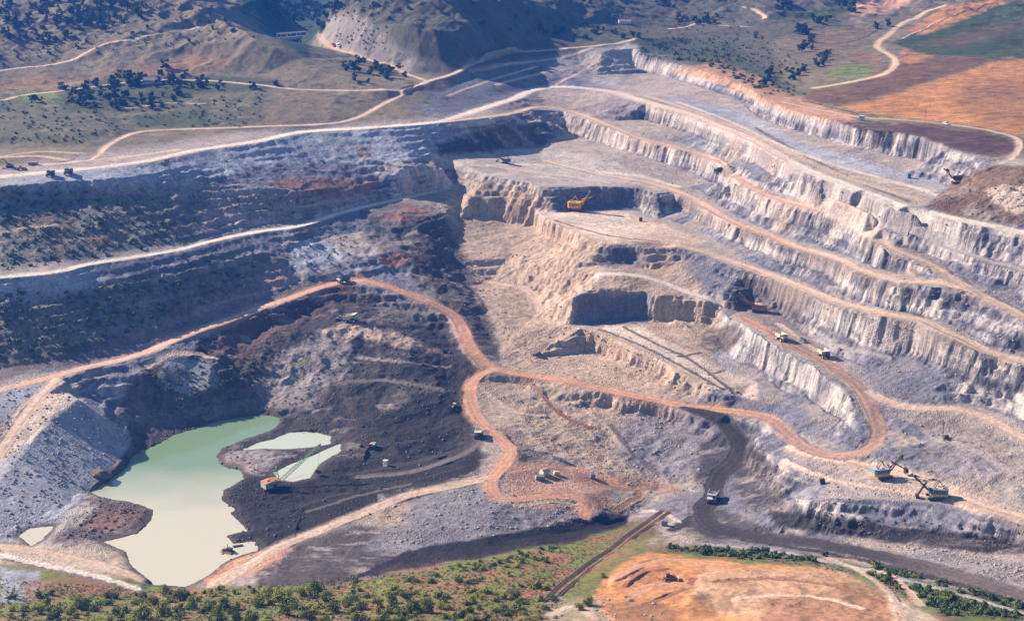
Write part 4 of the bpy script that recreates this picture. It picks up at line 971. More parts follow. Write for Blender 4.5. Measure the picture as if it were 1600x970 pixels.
def mat_water(nm='pond_water', far=(.19, .29, .17, 1)):
    m = bpy.data.materials.new(nm); m.use_nodes = True; nt = m.node_tree; bs = nt.nodes['Principled BSDF']
    bs.inputs['Base Color'].default_value = (.19, .25, .16, 1); bs.inputs['Roughness'].default_value = .06; bs.inputs['IOR'].default_value = 1.33; bs.inputs['Specular IOR Level'].default_value = 1.0
    tc = nt.nodes.new('ShaderNodeTexCoord'); nz = nt.nodes.new('ShaderNodeTexNoise'); nz.inputs['Scale'].default_value = .9; nz.inputs['Detail'].default_value = 3
    nt.links.new(tc.outputs['Object'], nz.inputs['Vector']); bp = nt.nodes.new('ShaderNodeBump'); bp.inputs['Strength'].default_value = .012; bp.inputs['Distance'].default_value = 1
    nt.links.new(nz.outputs['Fac'], bp.inputs['Height']); nt.links.new(bp.outputs[0], bs.inputs['Normal'])
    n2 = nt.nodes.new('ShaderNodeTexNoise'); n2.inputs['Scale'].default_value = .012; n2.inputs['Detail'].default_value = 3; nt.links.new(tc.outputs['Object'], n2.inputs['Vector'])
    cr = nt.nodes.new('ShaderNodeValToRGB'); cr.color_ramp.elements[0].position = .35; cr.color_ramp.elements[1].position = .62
    cr.color_ramp.elements[0].color = far; cr.color_ramp.elements[1].color = (.56, .53, .40, 1)  # green far, cream near: wall and sky reflections painted into the water colour
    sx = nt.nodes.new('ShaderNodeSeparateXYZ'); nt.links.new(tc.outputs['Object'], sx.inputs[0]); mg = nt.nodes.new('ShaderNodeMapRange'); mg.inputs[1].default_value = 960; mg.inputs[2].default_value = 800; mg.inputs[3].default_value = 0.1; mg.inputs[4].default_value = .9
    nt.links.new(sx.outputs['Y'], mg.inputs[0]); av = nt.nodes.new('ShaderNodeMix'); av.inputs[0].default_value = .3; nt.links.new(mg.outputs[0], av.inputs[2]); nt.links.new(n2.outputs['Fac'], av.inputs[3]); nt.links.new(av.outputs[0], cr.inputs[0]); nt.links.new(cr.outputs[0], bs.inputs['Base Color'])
    return m
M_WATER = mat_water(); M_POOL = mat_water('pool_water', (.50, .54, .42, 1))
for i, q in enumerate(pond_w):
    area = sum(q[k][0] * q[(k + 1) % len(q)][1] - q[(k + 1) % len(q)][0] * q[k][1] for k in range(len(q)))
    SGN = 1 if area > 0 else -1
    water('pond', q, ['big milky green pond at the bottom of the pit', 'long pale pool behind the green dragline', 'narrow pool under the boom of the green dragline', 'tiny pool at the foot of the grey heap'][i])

# ------------------------------------------------------------------ vehicles and machines (x forward, y left, z up)
def make_truck(name, label, cat, body=M_CREAM, tub=None, cabm=M_CREAM, group=None):
    r = empty(name, label, cat, group=group); tub = tub or body
    c = MB(); c.box((-.4, 0, 1.7), (8.4, 2.2, .8)); c.box((3.6, 0, 1.35), (.5, 4.6, .5)); c.cyl((-2.9, 0, 1.35), .5, 3.6, 'Y', 8); c.build('chassis', M_DARK, r)
    h = MB(); h.prism([(2.2, 1.9), (4.3, 1.9), (4.3, 2.9), (3.7, 3.3), (2.2, 3.3)], -1.5, .1); h.box((3.3, 0, 3.35), (2.4, 5.0, .14)); g = h.build('hood', body, r)
    MB().box((4.32, -.7, 2.4), (.08, 1.2, .8)).build('grille', M_DARK, g)
    cb = MB(); cb.prism([(2.0, 3.42), (3.9, 3.42), (3.7, 5.0), (2.0, 5.0)], .5, 2.3); cb = cb.build('cab', cabm, r)
    w = MB(); w.box((3.84, 1.4, 4.3), (.08, 1.5, .9), ry=-.12); w.box((2.9, 2.32, 4.35), (1.3, .06, .8)); w.box((2.9, .48, 4.35), (1.3, .06, .8)); w.build('window', M_GLASS, cb)
    t = MB() # open tub with a canopy over the cab
    def plate(p, y0, y1): t.prism(p, y0, y1)
    plate([(-4.9, 3.2), (-4.6, 2.5), (-1.2, 2.0), (1.7, 3.2), (1.9, 5.2), (4.4, 5.7), (4.4, 5.85), (1.7, 5.45), (1.5, 3.4), (-1.2, 2.25), (-4.5, 2.75)], -2.5, 2.5)
    for s in (-1, 1):
        plate([(-4.9, 3.1), (-1.2, 2.1), (1.7, 3.2), (1.8, 5.3), (-4.3, 4.7)], s * 2.5 - .12, s * 2.5 + .12)
        for k in range(4): t.box((-3.4 + k * 1.4, s * 2.68, 3.7), (.22, .18, 1.9))
    t.box((-1.4, 2.55, 4.95), (6.2, .3, .2), ry=-.09); t.box((-1.4, -2.55, 4.95), (6.2, .3, .2), ry=-.09)
    tb = t.build('dump_body', tub, r)
    for x, y, ww in ((2.9, 2.2, .9), (2.9, -2.2, .9), (-2.9, 1.95, 1.5), (-2.9, -1.95, 1.5)):
        k = MB(); k.cyl((x, y, 1.35), 1.35, ww, 'Y', 18); wh = k.build('wheel', M_TYRE, r, .12)
        s_ = 1 if y > 0 else -1
        MB().cyl((x, y + s_ * (ww / 2 - .02), 1.35), .62, .12, 'Y', 12).build('rim', cabm, wh)
    for y in (-2.0, 2.0): MB().box((4.38, y * .95, 2.2), (.1, .45, .3)).build('headlight', M_LAMP, r)
    L = MB()
    for s in (-.25, .25): L.bar((4.45, 1.2 + s, 1.0), (3.9, 1.2 + s, 3.3), .08)
    for k in range(6): L.bar((4.45 - k * .1, .95, 1.1 + k * .4), (4.45 - k * .1, 1.45, 1.1 + k * .4), .07)
    L.bar((4.4, -2.4, 4.3), (4.4, .3, 4.3), .07); L.bar((4.4, -2.4, 3.4), (4.4, -2.4, 4.3), .07); L.bar((4.4, .3, 3.4), (4.4, .3, 4.3), .07)
    L.build('ladder', cabm, r)
    return r

def make_shovel(name, label, up=M_BLUE, low=M_LYEL, roof=M_ROOF, boomm=M_DARK, boom_l=13.0, boom_a=45, stick=(7.0, 20, 8.5), bucket_deg=-70, turn=0.0):
    """electric rope shovel; stick = (distance along boom, pitch, length)"""
    r = empty(name, label, 'rope shovel')
    for s in (-1, 1):
        k = MB(); k.track((0, s * 2.9, .95), 8.5, 1.5, 1.8); tk = k.build('crawler_track', M_DARK, r)
        g = MB()
        for j in range(9): g.box((-3.6 + j * .9, s * 2.9, 1.88), (.55, 1.6, .1))
        g.build('track_pads', M_GREY, tk)
    MB().box((0, 0, 1.2), (5, 4.6, 1.2)).build('undercarriage', M_DARK, r); MB().cyl((0, 0, 2.0), 2.6, .5, 'Z', 20).build('turntable', M_DARK, r)
    T_ = Matrix.Rotation(turn, 4, 'Z')
    def tb(mb, nm, m, par=r):
        mb.v = [tuple(T_ @ Vector(v)) for v in mb.v]; return mb.build(nm, m, par)
    M_DKL = M_DARK
    def house_prof(z0, z1, e=0): return [(-7.5 - e, z0), (-7.5 - e, z1), (2.2 + e, z1), (2.2 + e, z0)]
    ring = lambda e: [(-6.2, -3.4 - e), (1.4, -3.4 - e), (2.3 + e, -2.6), (2.3 + e, 2.6), (1.4, 3.4 + e), (-6.2, 3.4 + e), (-7.5 - e, 2.4), (-7.5 - e, -2.4)]
    def ringp(z0, z1, e):
        mb = MB(); q = ring(e); n = len(q)
        mb.add([(x, y, z0) for x, y in q] + [(x, y, z1) for x, y in q], [tuple(range(n))[::-1], tuple(range(n, 2 * n))] + [(i, (i + 1) % n, n + (i + 1) % n, n + i) for i in range(n)]); return mb
    hs = tb(ringp(3.55, 6.6, 0), 'house', up)
    tb(ringp(2.3, 3.55, .04), 'house_skirt', low)
    tb(ringp(6.6, 6.8, .12), 'roof', roof)
    for k in range(5):
        for sy in (-3.43, 3.43): tb(MB().box((-5.4 + k * 1.5, sy, 5.2), (.8, .06, 1.2)), 'louvre', M_DARK, hs)
    v = MB(); v.box((-4.8, 1.2, 7.2), (1.5, 1.1, .9)); v.box((-2.5, -1.4, 7.15), (1.1, 1.4, .8)); v.cyl((-5.6, -1.6, 7.4), .5, 1.2, 'Z', 10); tb(v, 'roof_vent', roof)
    cb = MB(); cb.box((3.1, 2.6, 6.2), (1.8, 1.7, 2.2)); cb.box((3.1, 2.6, 4.6), (1.2, 1.2, 1.1)); cb = tb(cb, 'cab', up)
    w = MB(); w.box((4.02, 2.6, 6.5), (.06, 1.4, 1.1)); w.box((3.1, 3.47, 6.5), (1.3, .06, 1.0)); tb(w, 'window', M_GLASS, cb)
    gn = MB()
    for s in (-1.6, 1.6): gn.bar((.5, s, 6.7), (-2.2, s * .5, 11.0), .32); gn.bar((-5.2, s, 6.7), (-2.2, s * .5, 11.0), .28)
    gn.bar((-2.2, -.9, 11.0), (-2.2, .9, 11.0), .5); tb(gn, 'gantry', boomm)
    a = math.radians(boom_a); foot = Vector((2.0, 0, 3.4)); tip = foot + Vector((math.cos(a), 0, math.sin(a))) * boom_l
    b = MB()
    for s in (-1, 1): b.tbar(foot + Vector((0, s * 1.5, 0)), tip + Vector((0, s * .45, 0)), .75, .5)
    for k in range(1, 7):
        t = k / 7; q = foot.lerp(tip, t); wdt = 1.5 + (.45 - 1.5) * t; b.bar(q + Vector((0, -wdt, 0)), q + Vector((0, wdt, 0)), .35)
    b.cyl(tuple(tip), .85, .9, 'Y', 14); bo = tb(b, 'boom', boomm)
    c = MB()
    for s in (-.35, .35): c.bar(tip + Vector((0, s, .3)), (-2.2, s * 2, 11.0), .12)
    q = foot.lerp(tip, stick[0] / boom_l); sa = math.radians(stick[1]); sdv = Vector((math.cos(sa), 0, math.sin(sa)))
    e0 = q - sdv * stick[2] * .3; e1 = q + sdv * stick[2] * .7
    st = MB()
    for s in (-.7, .7): st.bar(e0 + Vector((0, s, 0)), e1 + Vector((0, s, 0)), .42, .6)
    st.bar(e0 + Vector((0, -.7, 0)), e0 + Vector((0, .7, 0)), .4); st.cyl(tuple(q), .7, 2.2, 'Y', 12); so = tb(st, 'dipper_arm', boomm)
    ba = math.radians(bucket_deg); bx = Matrix.Rotation(-ba, 3, 'Y'); k = MB(); o_ = e1
    prof = [(-.9, -.6), (1.9, -1.1), (2.1, .2), (1.8, 1.3), (-.9, 1.1)]
    def tr(p, y): return tuple(o_ + bx @ Vector((p[0], y, p[1])))
    n = len(prof)
    k.add([tr(p, -1.25) for p in prof] + [tr(p, 1.25) for p in prof], [tuple(range(n)), tuple(range(n, 2 * n))[::-1], (0, 1, n + 1, n), (0, n, 2 * n - 1, n - 1), (n - 1, 2 * n - 1, 2 * n - 2, n - 2), (n - 2, 2 * n - 2, n + 2, 2)])
    for j in range(5): k.box(tr((2.15, -1.1), -1 + j * .5), (.5, .22, .22), ry=-ba)
    tb(k, 'bucket', M_DARK)
    c.bar(tip + Vector((0, 0, -.5)), o_ + Vector((0, 0, .6)), .12); tb(c, 'hoist_rope', M_DARK)
    return r

def make_dragline(name, label, up=M_PGREEN, roof=mat('faded_orange', (.55, .24, .12)), green=M_GREEN, L=46, ang=30):
    r = empty(name, label, 'dragline')
    MB().cyl((0, 0, .7), 4.6, 1.4, 'Z', 24).build('base_tub', M_DARK, r)
    for s in (-1, 1): k = MB(); k.box((-1, s * 5.2, .9), (9.5, 1.7, .9)); k.cyl((-1, s * 4.6, 2.4), 1.5, .6, 'Y', 14); k.build('walking_shoe', M_DARK, r)
    h = MB(); h.box((-3, 0, 3.7), (12.5, 8.4, 4.2)); hs = h.build('house', up, r)
    MB().box((-3, 0, 1.72), (12.8, 8.6, .6)).build('deck', roof, r)
    ro = MB(); ro.prism([(-9.5, 5.8), (-9.5, 6.3), (-3, 7.1), (3.5, 6.3), (3.5, 5.8)], -4.4, 4.4); ro.box((-5, 0, 7.2), (2.6, 3, 1)); ro.box((.2, -2, 7.0), (1.6, 1.4, .9)); ro.build('roof', roof, r)
    d = MB()
    for k in range(6): d.box((-8 + k * 2, -4.23, 4.2), (1.1, .08, 1.3)); d.box((-8 + k * 2, 4.23, 4.2), (1.1, .08, 1.3))
    d.build('window', M_GLASS, hs)
    cb = MB(); cb.box((4.4, 3.2, 4.6), (2.4, 2.0, 2.6)); cb = cb.build('cab', up, r); MB().box((5.63, 3.2, 4.9), (.06, 1.6, 1.2)).build('window', M_GLASS, cb)
    top = Vector((3.2, 0, 16.0)); m = MB()
    for s in (-1, 1): m.bar((3.4, s * 2.8, 5.8), top + Vector((0, s * .5, 0)), .42); m.bar((-3.5, s * 2.4, 6.3), top + Vector((0, s * .5, 0)), .34)
    m.bar((3.3, -1.6, 10.5), (3.3, 1.6, 10.5), .28); m.cyl(tuple(top), .7, 1.5, 'Y', 10); m.build('mast', green, r)
    a = math.radians(ang); foot = Vector((3.6, 0, 2.4)); ax = Vector((math.cos(a), 0, math.sin(a))); up_ = Vector((-math.sin(a), 0, math.cos(a))); tip = foot + ax * L
    b = MB(); N_ = 14; cr = [(-1, -.6), (1, -.6), (1, .6), (-1, .6)]
    def w_at(t): return 1.7 * (1 - t) ** .6 + .45
    for j, (sy, sz) in enumerate(cr):
        for k in range(N_):
            t0, t1 = k / N_, (k + 1) / N_; f = lambda t, sy=sy, sz=sz: foot + ax * (L * t) + Vector((0, sy * w_at(t), 0)) + up_ * (sz * .95 * min(1, 4 * t + .25, 3 * (1 - t) + .3))
            b.bar(f(t0), f(t1), .26)
            sy2, sz2 = cr[(j + 1) % 4]; g2 = lambda t: foot + ax * (L * t) + Vector((0, sy2 * w_at(t), 0)) + up_ * (sz2 * .95 * min(1, 4 * t + .25, 3 * (1 - t) + .3))
            b.bar(f(t0), g2(t1), .15)
    b.cyl(tuple(tip), .7, .8, 'Y', 12); b.build('boom', green, r)
    c = MB()
    for s in (-.5, .5): c.bar(top + Vector((0, s, 0)), tip + Vector((0, s * .8, .3)), .11); c.bar(top + Vector((0, s, 0)), foot + ax * L * .55 + up_ * .9, .09)
    bk = Vector((tip.x - 3.0, 0, 2.4)); c.bar(tip, bk + Vector((0, 0, 1.6)), .10); c.bar((3.6, 0, 3.0), bk, .10); c.build('cable', M_DARK, r)
    k = MB(); k.prism([(bk.x - 1.8, bk.z - 1), (bk.x + 1.6, bk.z - 1.2), (bk.x + 1.9, bk.z + .9), (bk.x + 1.5, bk.z + .9), (bk.x + 1.3, bk.z - .8), (bk.x - 1.8, bk.z - .7)], -1.5, 1.5)
    for s in (-1.5, 1.5): k.prism([(bk.x - 1.8, bk.z - 1), (bk.x + 1.6, bk.z - 1.2), (bk.x + 1.9, bk.z + .9), (bk.x - 1.2, bk.z + .7)], s - .1, s + .1)
    k.bar((bk.x - .6, -1.5, bk.z + .7), (bk.x - .2, 0, bk.z + 1.8), .16); k.bar((bk.x - .6, 1.5, bk.z + .7), (bk.x - .2, 0, bk.z + 1.8), .16); k.build('bucket', M_DARK, r)
    return r

def make_excavator(name, label, paint=M_ORG):
    r = empty(name, label, 'excavator')
    for s in (-1, 1): MB().track((0, s * 1.35, .55), 4.8, .7, 1.1).build('crawler_track', M_DARK, r)
    MB().cyl((0, 0, 1.15), 1.0, .4, 'Z', 14).build('turntable', M_DARK, r)
    h = MB(); h.prism([(-2.6, 1.35), (-2.6, 2.7), (-.4, 2.9), (.9, 2.5), (1.4, 1.35)], -1.45, .5); h.box((-1.5, .9, 2.0), (2.2, 1.0, 1.3)); h.build('engine_house', M_GREY, r)
    cb = MB(); cb.prism([(-.3, 1.4), (1.5, 1.4), (1.5, 2.4), (1.1, 3.3), (-.3, 3.3)], .45, 1.45); cb = cb.build('cab', paint, r); w = MB(); w.box((1.42, .95, 2.75), (.06, .8, 1.0), ry=-.4); w.box((.5, 1.47, 2.6), (1.2, .05, .9)); w.build('window', M_GLASS, cb)
    b = MB(); p = [Vector(q) for q in ((1.0, -.2, 1.8), (2.6, -.2, 4.6), (5.0, -.2, 5.6))]
    b.tbar(p[0], p[1], .6, .75); b.tbar(p[1], p[2], .75, .45); b.build('boom', paint, r)
    s_ = MB(); s_.tbar((4.4, -.2, 6.2), (6.6, -.2, 2.6), .6, .35); s_.build('dipper_arm', paint, r)
    k = MB(); k.prism([(6.3, 2.9), (7.1, 2.6), (7.2, 1.4), (6.3, 1.0), (5.6, 1.5), (6.4, 1.9)], -.95, .55); k.build('bucket', M_DARK, r)
    hy = MB(); hy.bar((1.4, -.5, 1.7), (2.6, -.5, 3.9), .16); hy.bar((1.4, .1, 1.7), (2.6, .1, 3.9), .16); hy.bar((2.9, -.2, 5.2), (4.6, -.2, 6.1), .16); hy.build('hydraulic_ram', M_GREY, r)
    return r

def make_dozer(name, label):
    r = empty(name, label, 'bulldozer')
    for s in (-1, 1):
        tk = MB().track((0, s * 1.3, .75), 4.4, .65, 1.5).build('crawler_track', M_DARK, r); w = MB()
        for x in (-1.5, -.75, 0, .75, 1.5): w.cyl((x, s * 1.66, .5), .3, .1, 'Y', 10)
        w.build('track_roller', M_GREY, tk)
    h = MB(); h.prism([(-1.9, .9), (-1.9, 1.6), (-.2, 1.6), (-.2, 2.3), (2.1, 2.1), (2.2, .9)], -.9, .9); h.build('hood', M_RED, r)
    cb = MB(); cb.box((-.9, 0, 2.2), (1.5, 1.5, 1.3), taper=(.9, .9)); cb.box((-.9, 0, 2.95), (1.7, 1.7, .14)); cb = cb.build('cab', M_DARK, r); w = MB(); w.box((-.13, 0, 2.3), (.06, 1.2, .8)); w.box((-.9, .75, 2.3), (1.1, .06, .8)); w.box((-.9, -.75, 2.3), (1.1, .06, .8)); w.build('window', M_GLASS, cb)
    b = MB(); b.prism([(2.9, .15), (3.15, .1), (3.0, .8), (3.15, 1.65), (2.95, 1.65), (2.75, .8)], -2.1, 2.1); b.build('blade', M_CREAM, r)
    a = MB()
    for s in (-1, 1): a.bar((0, s * 1.75, .7), (2.9, s * 1.75, .5), .2); a.bar((1.2, s * .9, 1.4), (2.9, s * .9, 1.0), .12)
    a.build('push_arm', M_DARK, r); rp = MB(); rp.box((-2.5, 0, 1.3), (.4, 2.0, .4)); rp.bar((-2.6, 0, 1.3), (-3.2, 0, .3), .25); rp.bar((-1.9, .6, 1.2), (-2.5, .6, 1.2), .2); rp.bar((-1.9, -.6, 1.2), (-2.5, -.6, 1.2), .2); rp.build('ripper', M_DARK, r)
    MB().cyl((1.2, .35, 2.6), .09, .9, 'Z', 8).build('exhaust', M_DARK, r)
    return r

def make_loader(name, label, paint=M_YEL):
    r = empty(name, label, 'wheel loader')
    b = MB(); b.prism([(-3.2, 1.0), (-3.2, 2.3), (-1.0, 2.5), (-.6, 1.0)], -1.1, 1.1); b.box((.9, 0, 1.25), (2.4, 1.0, .8)); b.build('body', paint, r)
    cb = MB(); cb.box((-.3, 0, 2.6), (1.4, 1.5, 1.6), taper=(.92, .92)); cb = cb.build('cab', paint, r); w = MB(); w.box((.39, 0, 2.8), (.08, 1.2, .9)); w.box((-.3, .74, 2.8), (1.0, .08, .8)); w.box((-.3, -.74, 2.8), (1.0, .08, .8)); w.build('window', M_GLASS, cb)
    for x in (1.6, -2.0):
        for s in (-1, 1): wh = MB().cyl((x, s * 1.3, .85), .85, .6, 'Y', 16).build('wheel', M_TYRE, r, .08); MB().cyl((x, s * 1.59, .85), .4, .08, 'Y', 10).build('rim', paint, wh)
    a = MB()
    for s in (-.5, .5): a.bar((.9, s, 1.9), (3.0, s, 1.0), .22, .35)
    a.build('lift_arm', paint, r); k = MB(); k.prism([(2.9, .2), (4.1, .15), (4.15, .3), (3.2, .4), (3.0, 1.5), (2.8, 1.5)], -1.5, 1.5)
    for s in (-1.5, 1.5): k.prism([(2.9, .2), (4.1, .15), (3.2, 1.2), (2.9, 1.5)], s - .05, s + .05)
    k.build('bucket', M_DARK, r)
    return r

def make_car(name, label, cat, paint, pick=False):
    r = empty(name, label, cat)
    b = MB(); b.prism([(-2.2, .4), (-2.25, .95), (2.1, .95), (2.25, .75), (2.2, .4)], -.88, .88); b.build('body', paint, r, .05)
    if pick: c = MB().prism([(-.3, .95), (-.1, 1.7), (.8, 1.7), (1.3, .95)], -.8, .8)
    else: c = MB().prism([(-2.1, .95), (-1.8, 1.6), (.4, 1.6), (1.1, .95)], -.8, .8)
    cb = c.build('cabin', paint, r, .04)
    w = MB(); x0 = -.15 if pick else -1.7
    w.box(((x0 + .6) / 2, .8, 1.3), (.7 - x0, .05, .35)); w.box(((x0 + .6) / 2, -.8, 1.3), (.7 - x0, .05, .35)); w.box((.92 if pick else .75, 0, 1.3), (.05, 1.35, .5), ry=-.75); w.build('window', M_GLASS, cb)
    if pick:
        k = MB()
        for s in (-.84, .84): k.box((-1.25, s, 1.15), (1.9, .08, .4))
        k.box((-2.2, 0, 1.15), (.08, 1.7, .4)); k.build('load_bed', paint, r)
    for x in (-1.4, 1.4):
        for s in (-.82, .82): MB().cyl((x, s, .36), .36, .24, 'Y', 14).build('wheel', M_TYRE, r)
    for s in (-.6, .6): MB().box((2.24, s, .72), (.06, .35, .16)).build('headlight', M_LAMP, r)
    return r

def make_rig(name, label):
    r = empty(name, label, 'drill rig')
    for s in (-1, 1): MB().track((0, s * 1.1, .5), 4.2, .6, 1.0).build('crawler_track', M_DARK, r)
    MB().box((-.4, 0, 1.9), (4.0, 2.2, 1.6)).build('engine_house', M_DARK, r); cb = MB().box((1.9, .7, 2.1), (1.1, 1.1, 1.8)).build('cab', M_GREY, r); MB().box((2.47, .7, 2.4), (.06, .9, .8)).build('window', M_GLASS, cb)
    m = MB()
    for sx, sy in ((-.35, -.35), (.35, -.35), (.35, .35), (-.35, .35)): m.bar((2.3 + sx, -.5 + sy, .6), (2.6 + sx, -.5 + sy, 14), .12)
    for k in range(12):
        z = 1 + k * 1.08; m.bar((1.95, -.85, z), (2.68, -.85, z + 1.0), .08); m.bar((1.95, -.15, z), (2.68, -.15, z + 1.0), .08); m.bar((1.95, -.85, z), (1.95, -.15, z + 1.0), .08)
    m.box((2.55, -.5, 14), (1.1, 1.1, .9)); m.build('drill_mast', M_DARK, r); MB().cyl((2.45, -.5, 6.5), .13, 12, 'Z', 8).build('drill_rod', M_GREY, r)
    return r

def make_hut(name, label, d, paint, roofm, cat='hut', gable=True, wins=2, door=True):
    r = empty(name, label, cat); L, W, Hh = d
    w = MB().box((0, 0, Hh / 2), (L, W, Hh)).build('wall', paint, r)
    k = MB()
    if gable: k.add([(-L / 2 - .3, -W / 2 - .3, Hh), (L / 2 + .3, -W / 2 - .3, Hh), (L / 2 + .3, W / 2 + .3, Hh), (-L / 2 - .3, W / 2 + .3, Hh), (-L / 2 - .3, 0, Hh + W * .28), (L / 2 + .3, 0, Hh + W * .28)], [(3, 2, 1, 0), (0, 1, 5, 4), (2, 3, 4, 5), (1, 2, 5), (3, 0, 4)])
    else: k.box((0, 0, Hh + .1), (L + .3, W + .3, .2))
    k.build('roof', roofm, r)
    for i in range(wins):
        x = -L / 2 + L * (i + 1) / (wins + 1 + (1 if door else 0)); f = MB().box((x, -W / 2 - .03, Hh * .58), (.9, .08, .9)).build('window', M_WHITE, r); MB().box((x, -W / 2 - .08, Hh * .58), (.7, .05, .7)).build('pane', M_GLASS, f)
    if door: MB().box((L / 2 - L / (wins + 2), -W / 2 - .03, 1.0), (.9, .08, 2.0)).build('door', M_WOOD, r)
    return r
def make_container(name, label, d, paint, cat='container'):
    r = empty(name, label, cat); L, W, Hh = d
    b = MB().box((0, 0, Hh / 2 + .1), (L - .1, W - .1, Hh - .1))
    n = int(L / .5)
    for i in range(n):
        x = -L / 2 + (i + .5) * L / n; b.box((x, -W / 2, Hh / 2 + .1), (L / n * .45, .1, Hh - .4)); b.box((x, W / 2, Hh / 2 + .1), (L / n * .45, .1, Hh - .4))
    b.build('shell', paint, r); f = MB()
    for x in (-L / 2, L / 2):
        for y in (-W / 2, W / 2): f.box((x, y, Hh / 2 + .1), (.2, .2, Hh + .1))
    f.box((0, -W / 2, Hh + .12), (L, .2, .2)); f.box((0, W / 2, Hh + .12), (L, .2, .2)); f.build('corner_frame', paint, r)
    MB().box((L / 2 + .04, 0, Hh / 2 + .1), (.06, W * .8, Hh * .8)).build('door', M_GREY if paint is not M_GREY else M_WHITE, r)
    return r
def make_pole(name, label, h=11, arms=True, cat='power pole'):
    r = empty(name, label, cat); MB().cyl((0, 0, h / 2), .17, h, 'Z', 8, .11).build('post', M_WOOD, r)
    if arms:
        MB().box((0, 0, h - .6), (.14, 2.2, .14)).build('cross_arm', M_WOOD, r)
        for y in (-.95, 0, .95): MB().cyl((0, y, h - .38), .07, .3, 'Z', 6).build('insulator', M_WHITE, r)
    return r

# --- machines, placed where the photograph shows them
def put(o, px, py, qx=None, qy=None, s=1.0, rz=None, flat=False, sink=.15):
    if rz is None: rz = heading(px, py, qx, qy)
    place(o, px, py, rz, s, sink, flat); return o
TRUCKS = 'haul trucks working in the pit'
put(make_truck('dump_truck', 'pale grey dump truck driving head-on down the dark haul road beside the railway', 'dump truck', mat('dusty_lilac_white', (.55, .56, .66)), M_GREY, mat('dusty_lilac_white', (.55, .56, .66)), TRUCKS), 1114, 783, 1106, 800, 1.3)
put(make_truck('dump_truck', 'cream dump truck on the bench, the one nearer to the orange rope shovel', 'dump truck', M_CREAM, M_CREAM, M_WHITE, TRUCKS), 1221, 532, 1245, 548, 1.15)
put(make_truck('dump_truck', 'cream dump truck with a dark front parked on the inner edge of the bench', 'dump truck', M_DARK, M_CREAM, M_GREY, TRUCKS), 1287, 558, 1310, 576, 1.15)
put(make_truck('dump_truck', 'dark dump truck on the upper left road, nearest the left edge of the photo', 'dump truck', M_DBLUE, M_DBLUE, M_DBLUE, TRUCKS), 79, 276, 70, 283, 1.0, flat=True)
put(make_truck('dump_truck', 'dark dump truck with pale canopy on the upper left road, right behind another', 'dump truck', M_DBLUE, M_DBLUE, M_CREAM, TRUCKS), 107, 273, 98, 281, 1.0, flat=True)
put(make_truck('dump_truck', 'dump truck with white cab and dark body at the crest of the middle left road', 'dump truck', M_WHITE, M_DBLUE, M_WHITE, TRUCKS), 537, 442, 522, 446, 1.2)
put(make_truck('dump_truck', 'cream dump truck parked on the dark ground below the crest of the middle road', 'dump truck', M_CREAM, M_CREAM, M_WHITE, TRUCKS), 549, 503, 570, 506, 1.25)
put(make_truck('dump_truck', 'dark dump truck with one bright side beside the winding orange road', 'dump truck', M_DARK, M_CREAM, M_DARK, TRUCKS), 748, 683, 742, 700, 1.0)
put(make_loader('wheel_loader', 'dusty grey wheel loader behind the cream truck on the dark ground', M_GREY), 531, 500, 520, 503, 1.1)
put(make_loader('wheel_loader', 'small yellow wheel loader on the dark floor left of the winding road', M_CREAM), 708, 636, 700, 646, 1.0)
put(make_shovel('rope_shovel', 'yellow rope shovel standing before the shaded notch in the wall', M_YEL, M_YEL, mat('pale_yellow', (.70, .45, .12)), M_YEL, 13, 60, (7, 15, 9), -60), 903, 330, s=1.35, rz=math.radians(-12), flat=True)
put(make_shovel('rope_shovel', 'rusty orange rope shovel at the dark wall beside two trucks', M_RUSTP, M_RUSTP, M_ROOF, M_RUSTP, 17, 42, (7, 20, 12), 5), 1183, 487, s=1.05, rz=math.radians(168), flat=True)
put(make_shovel('rope_shovel', 'blue and orange rope shovel with raised bucket, the left of the pair', M_BLUE, mat('lower_orange', (.78, .42, .03)), M_ROOF, M_DARK, 13, 48, (7, -32, 12), -75), 1381, 747, s=1.1, rz=math.radians(12), flat=True)
put(make_shovel('rope_shovel', 'blue and yellow rope shovel with lowered bucket, the right of the pair', M_BLUE, M_LYEL, M_ROOF, M_DARK, 14, 45, (6, -62, 10), -100), 1459, 778, s=1.1, rz=math.radians(176), flat=True)
put(make_shovel('rope_shovel', 'dark blue rope shovel on the edge of the pale floor near the back wall', M_DBLUE, M_DBLUE, M_ROOF, M_DARK, 11, 42, (6, -50, 9), -80), 789, 255, s=.8, rz=math.radians(172), flat=True)
put(make_shovel('rope_shovel', 'dark rope shovel half hidden by the brown mound at the upper right', M_DARK, M_LYEL, M_DARK, M_DARK, 14, 45, (5, 60, 8), 40), 1494, 287, s=.95, rz=math.radians(172), flat=True)
put(make_dragline('walking_dragline', 'green walking dragline with orange roof and long lattice boom beside the pond'), 428, 761, s=.85, rz=math.radians(38), flat=True)
put(make_excavator('tracked_excavator', 'small orange tracked excavator on the coal floor'), 582, 700, s=1.25, rz=math.radians(165))
put(make_dozer('bulldozer', 'red and black bulldozer levelling the orange terrace'), 1048, 908, s=1.45, rz=math.radians(-4))
put(make_rig('drill_rig', 'thin dark drill rig standing on the grey ground below the right road'), 1477, 687, s=.85, rz=math.radians(200), flat=True)
put(make_excavator('tracked_excavator', 'dusty orange excavator in the yard at the left end of the upper road', M_RUSTP), 15, 262, s=1.4, rz=math.radians(200))
put(make_loader('wheel_loader', 'rusty wheel loader beside the excavator in the yard at the far left', M_RUSTP), 33, 266, s=1.3, rz=math.radians(20))
put(make_excavator('tracked_excavator', 'dark excavator on the pale dump above the right wall, below the scrub', M_DBLUE), 1056, 85, s=1.5, rz=math.radians(190))
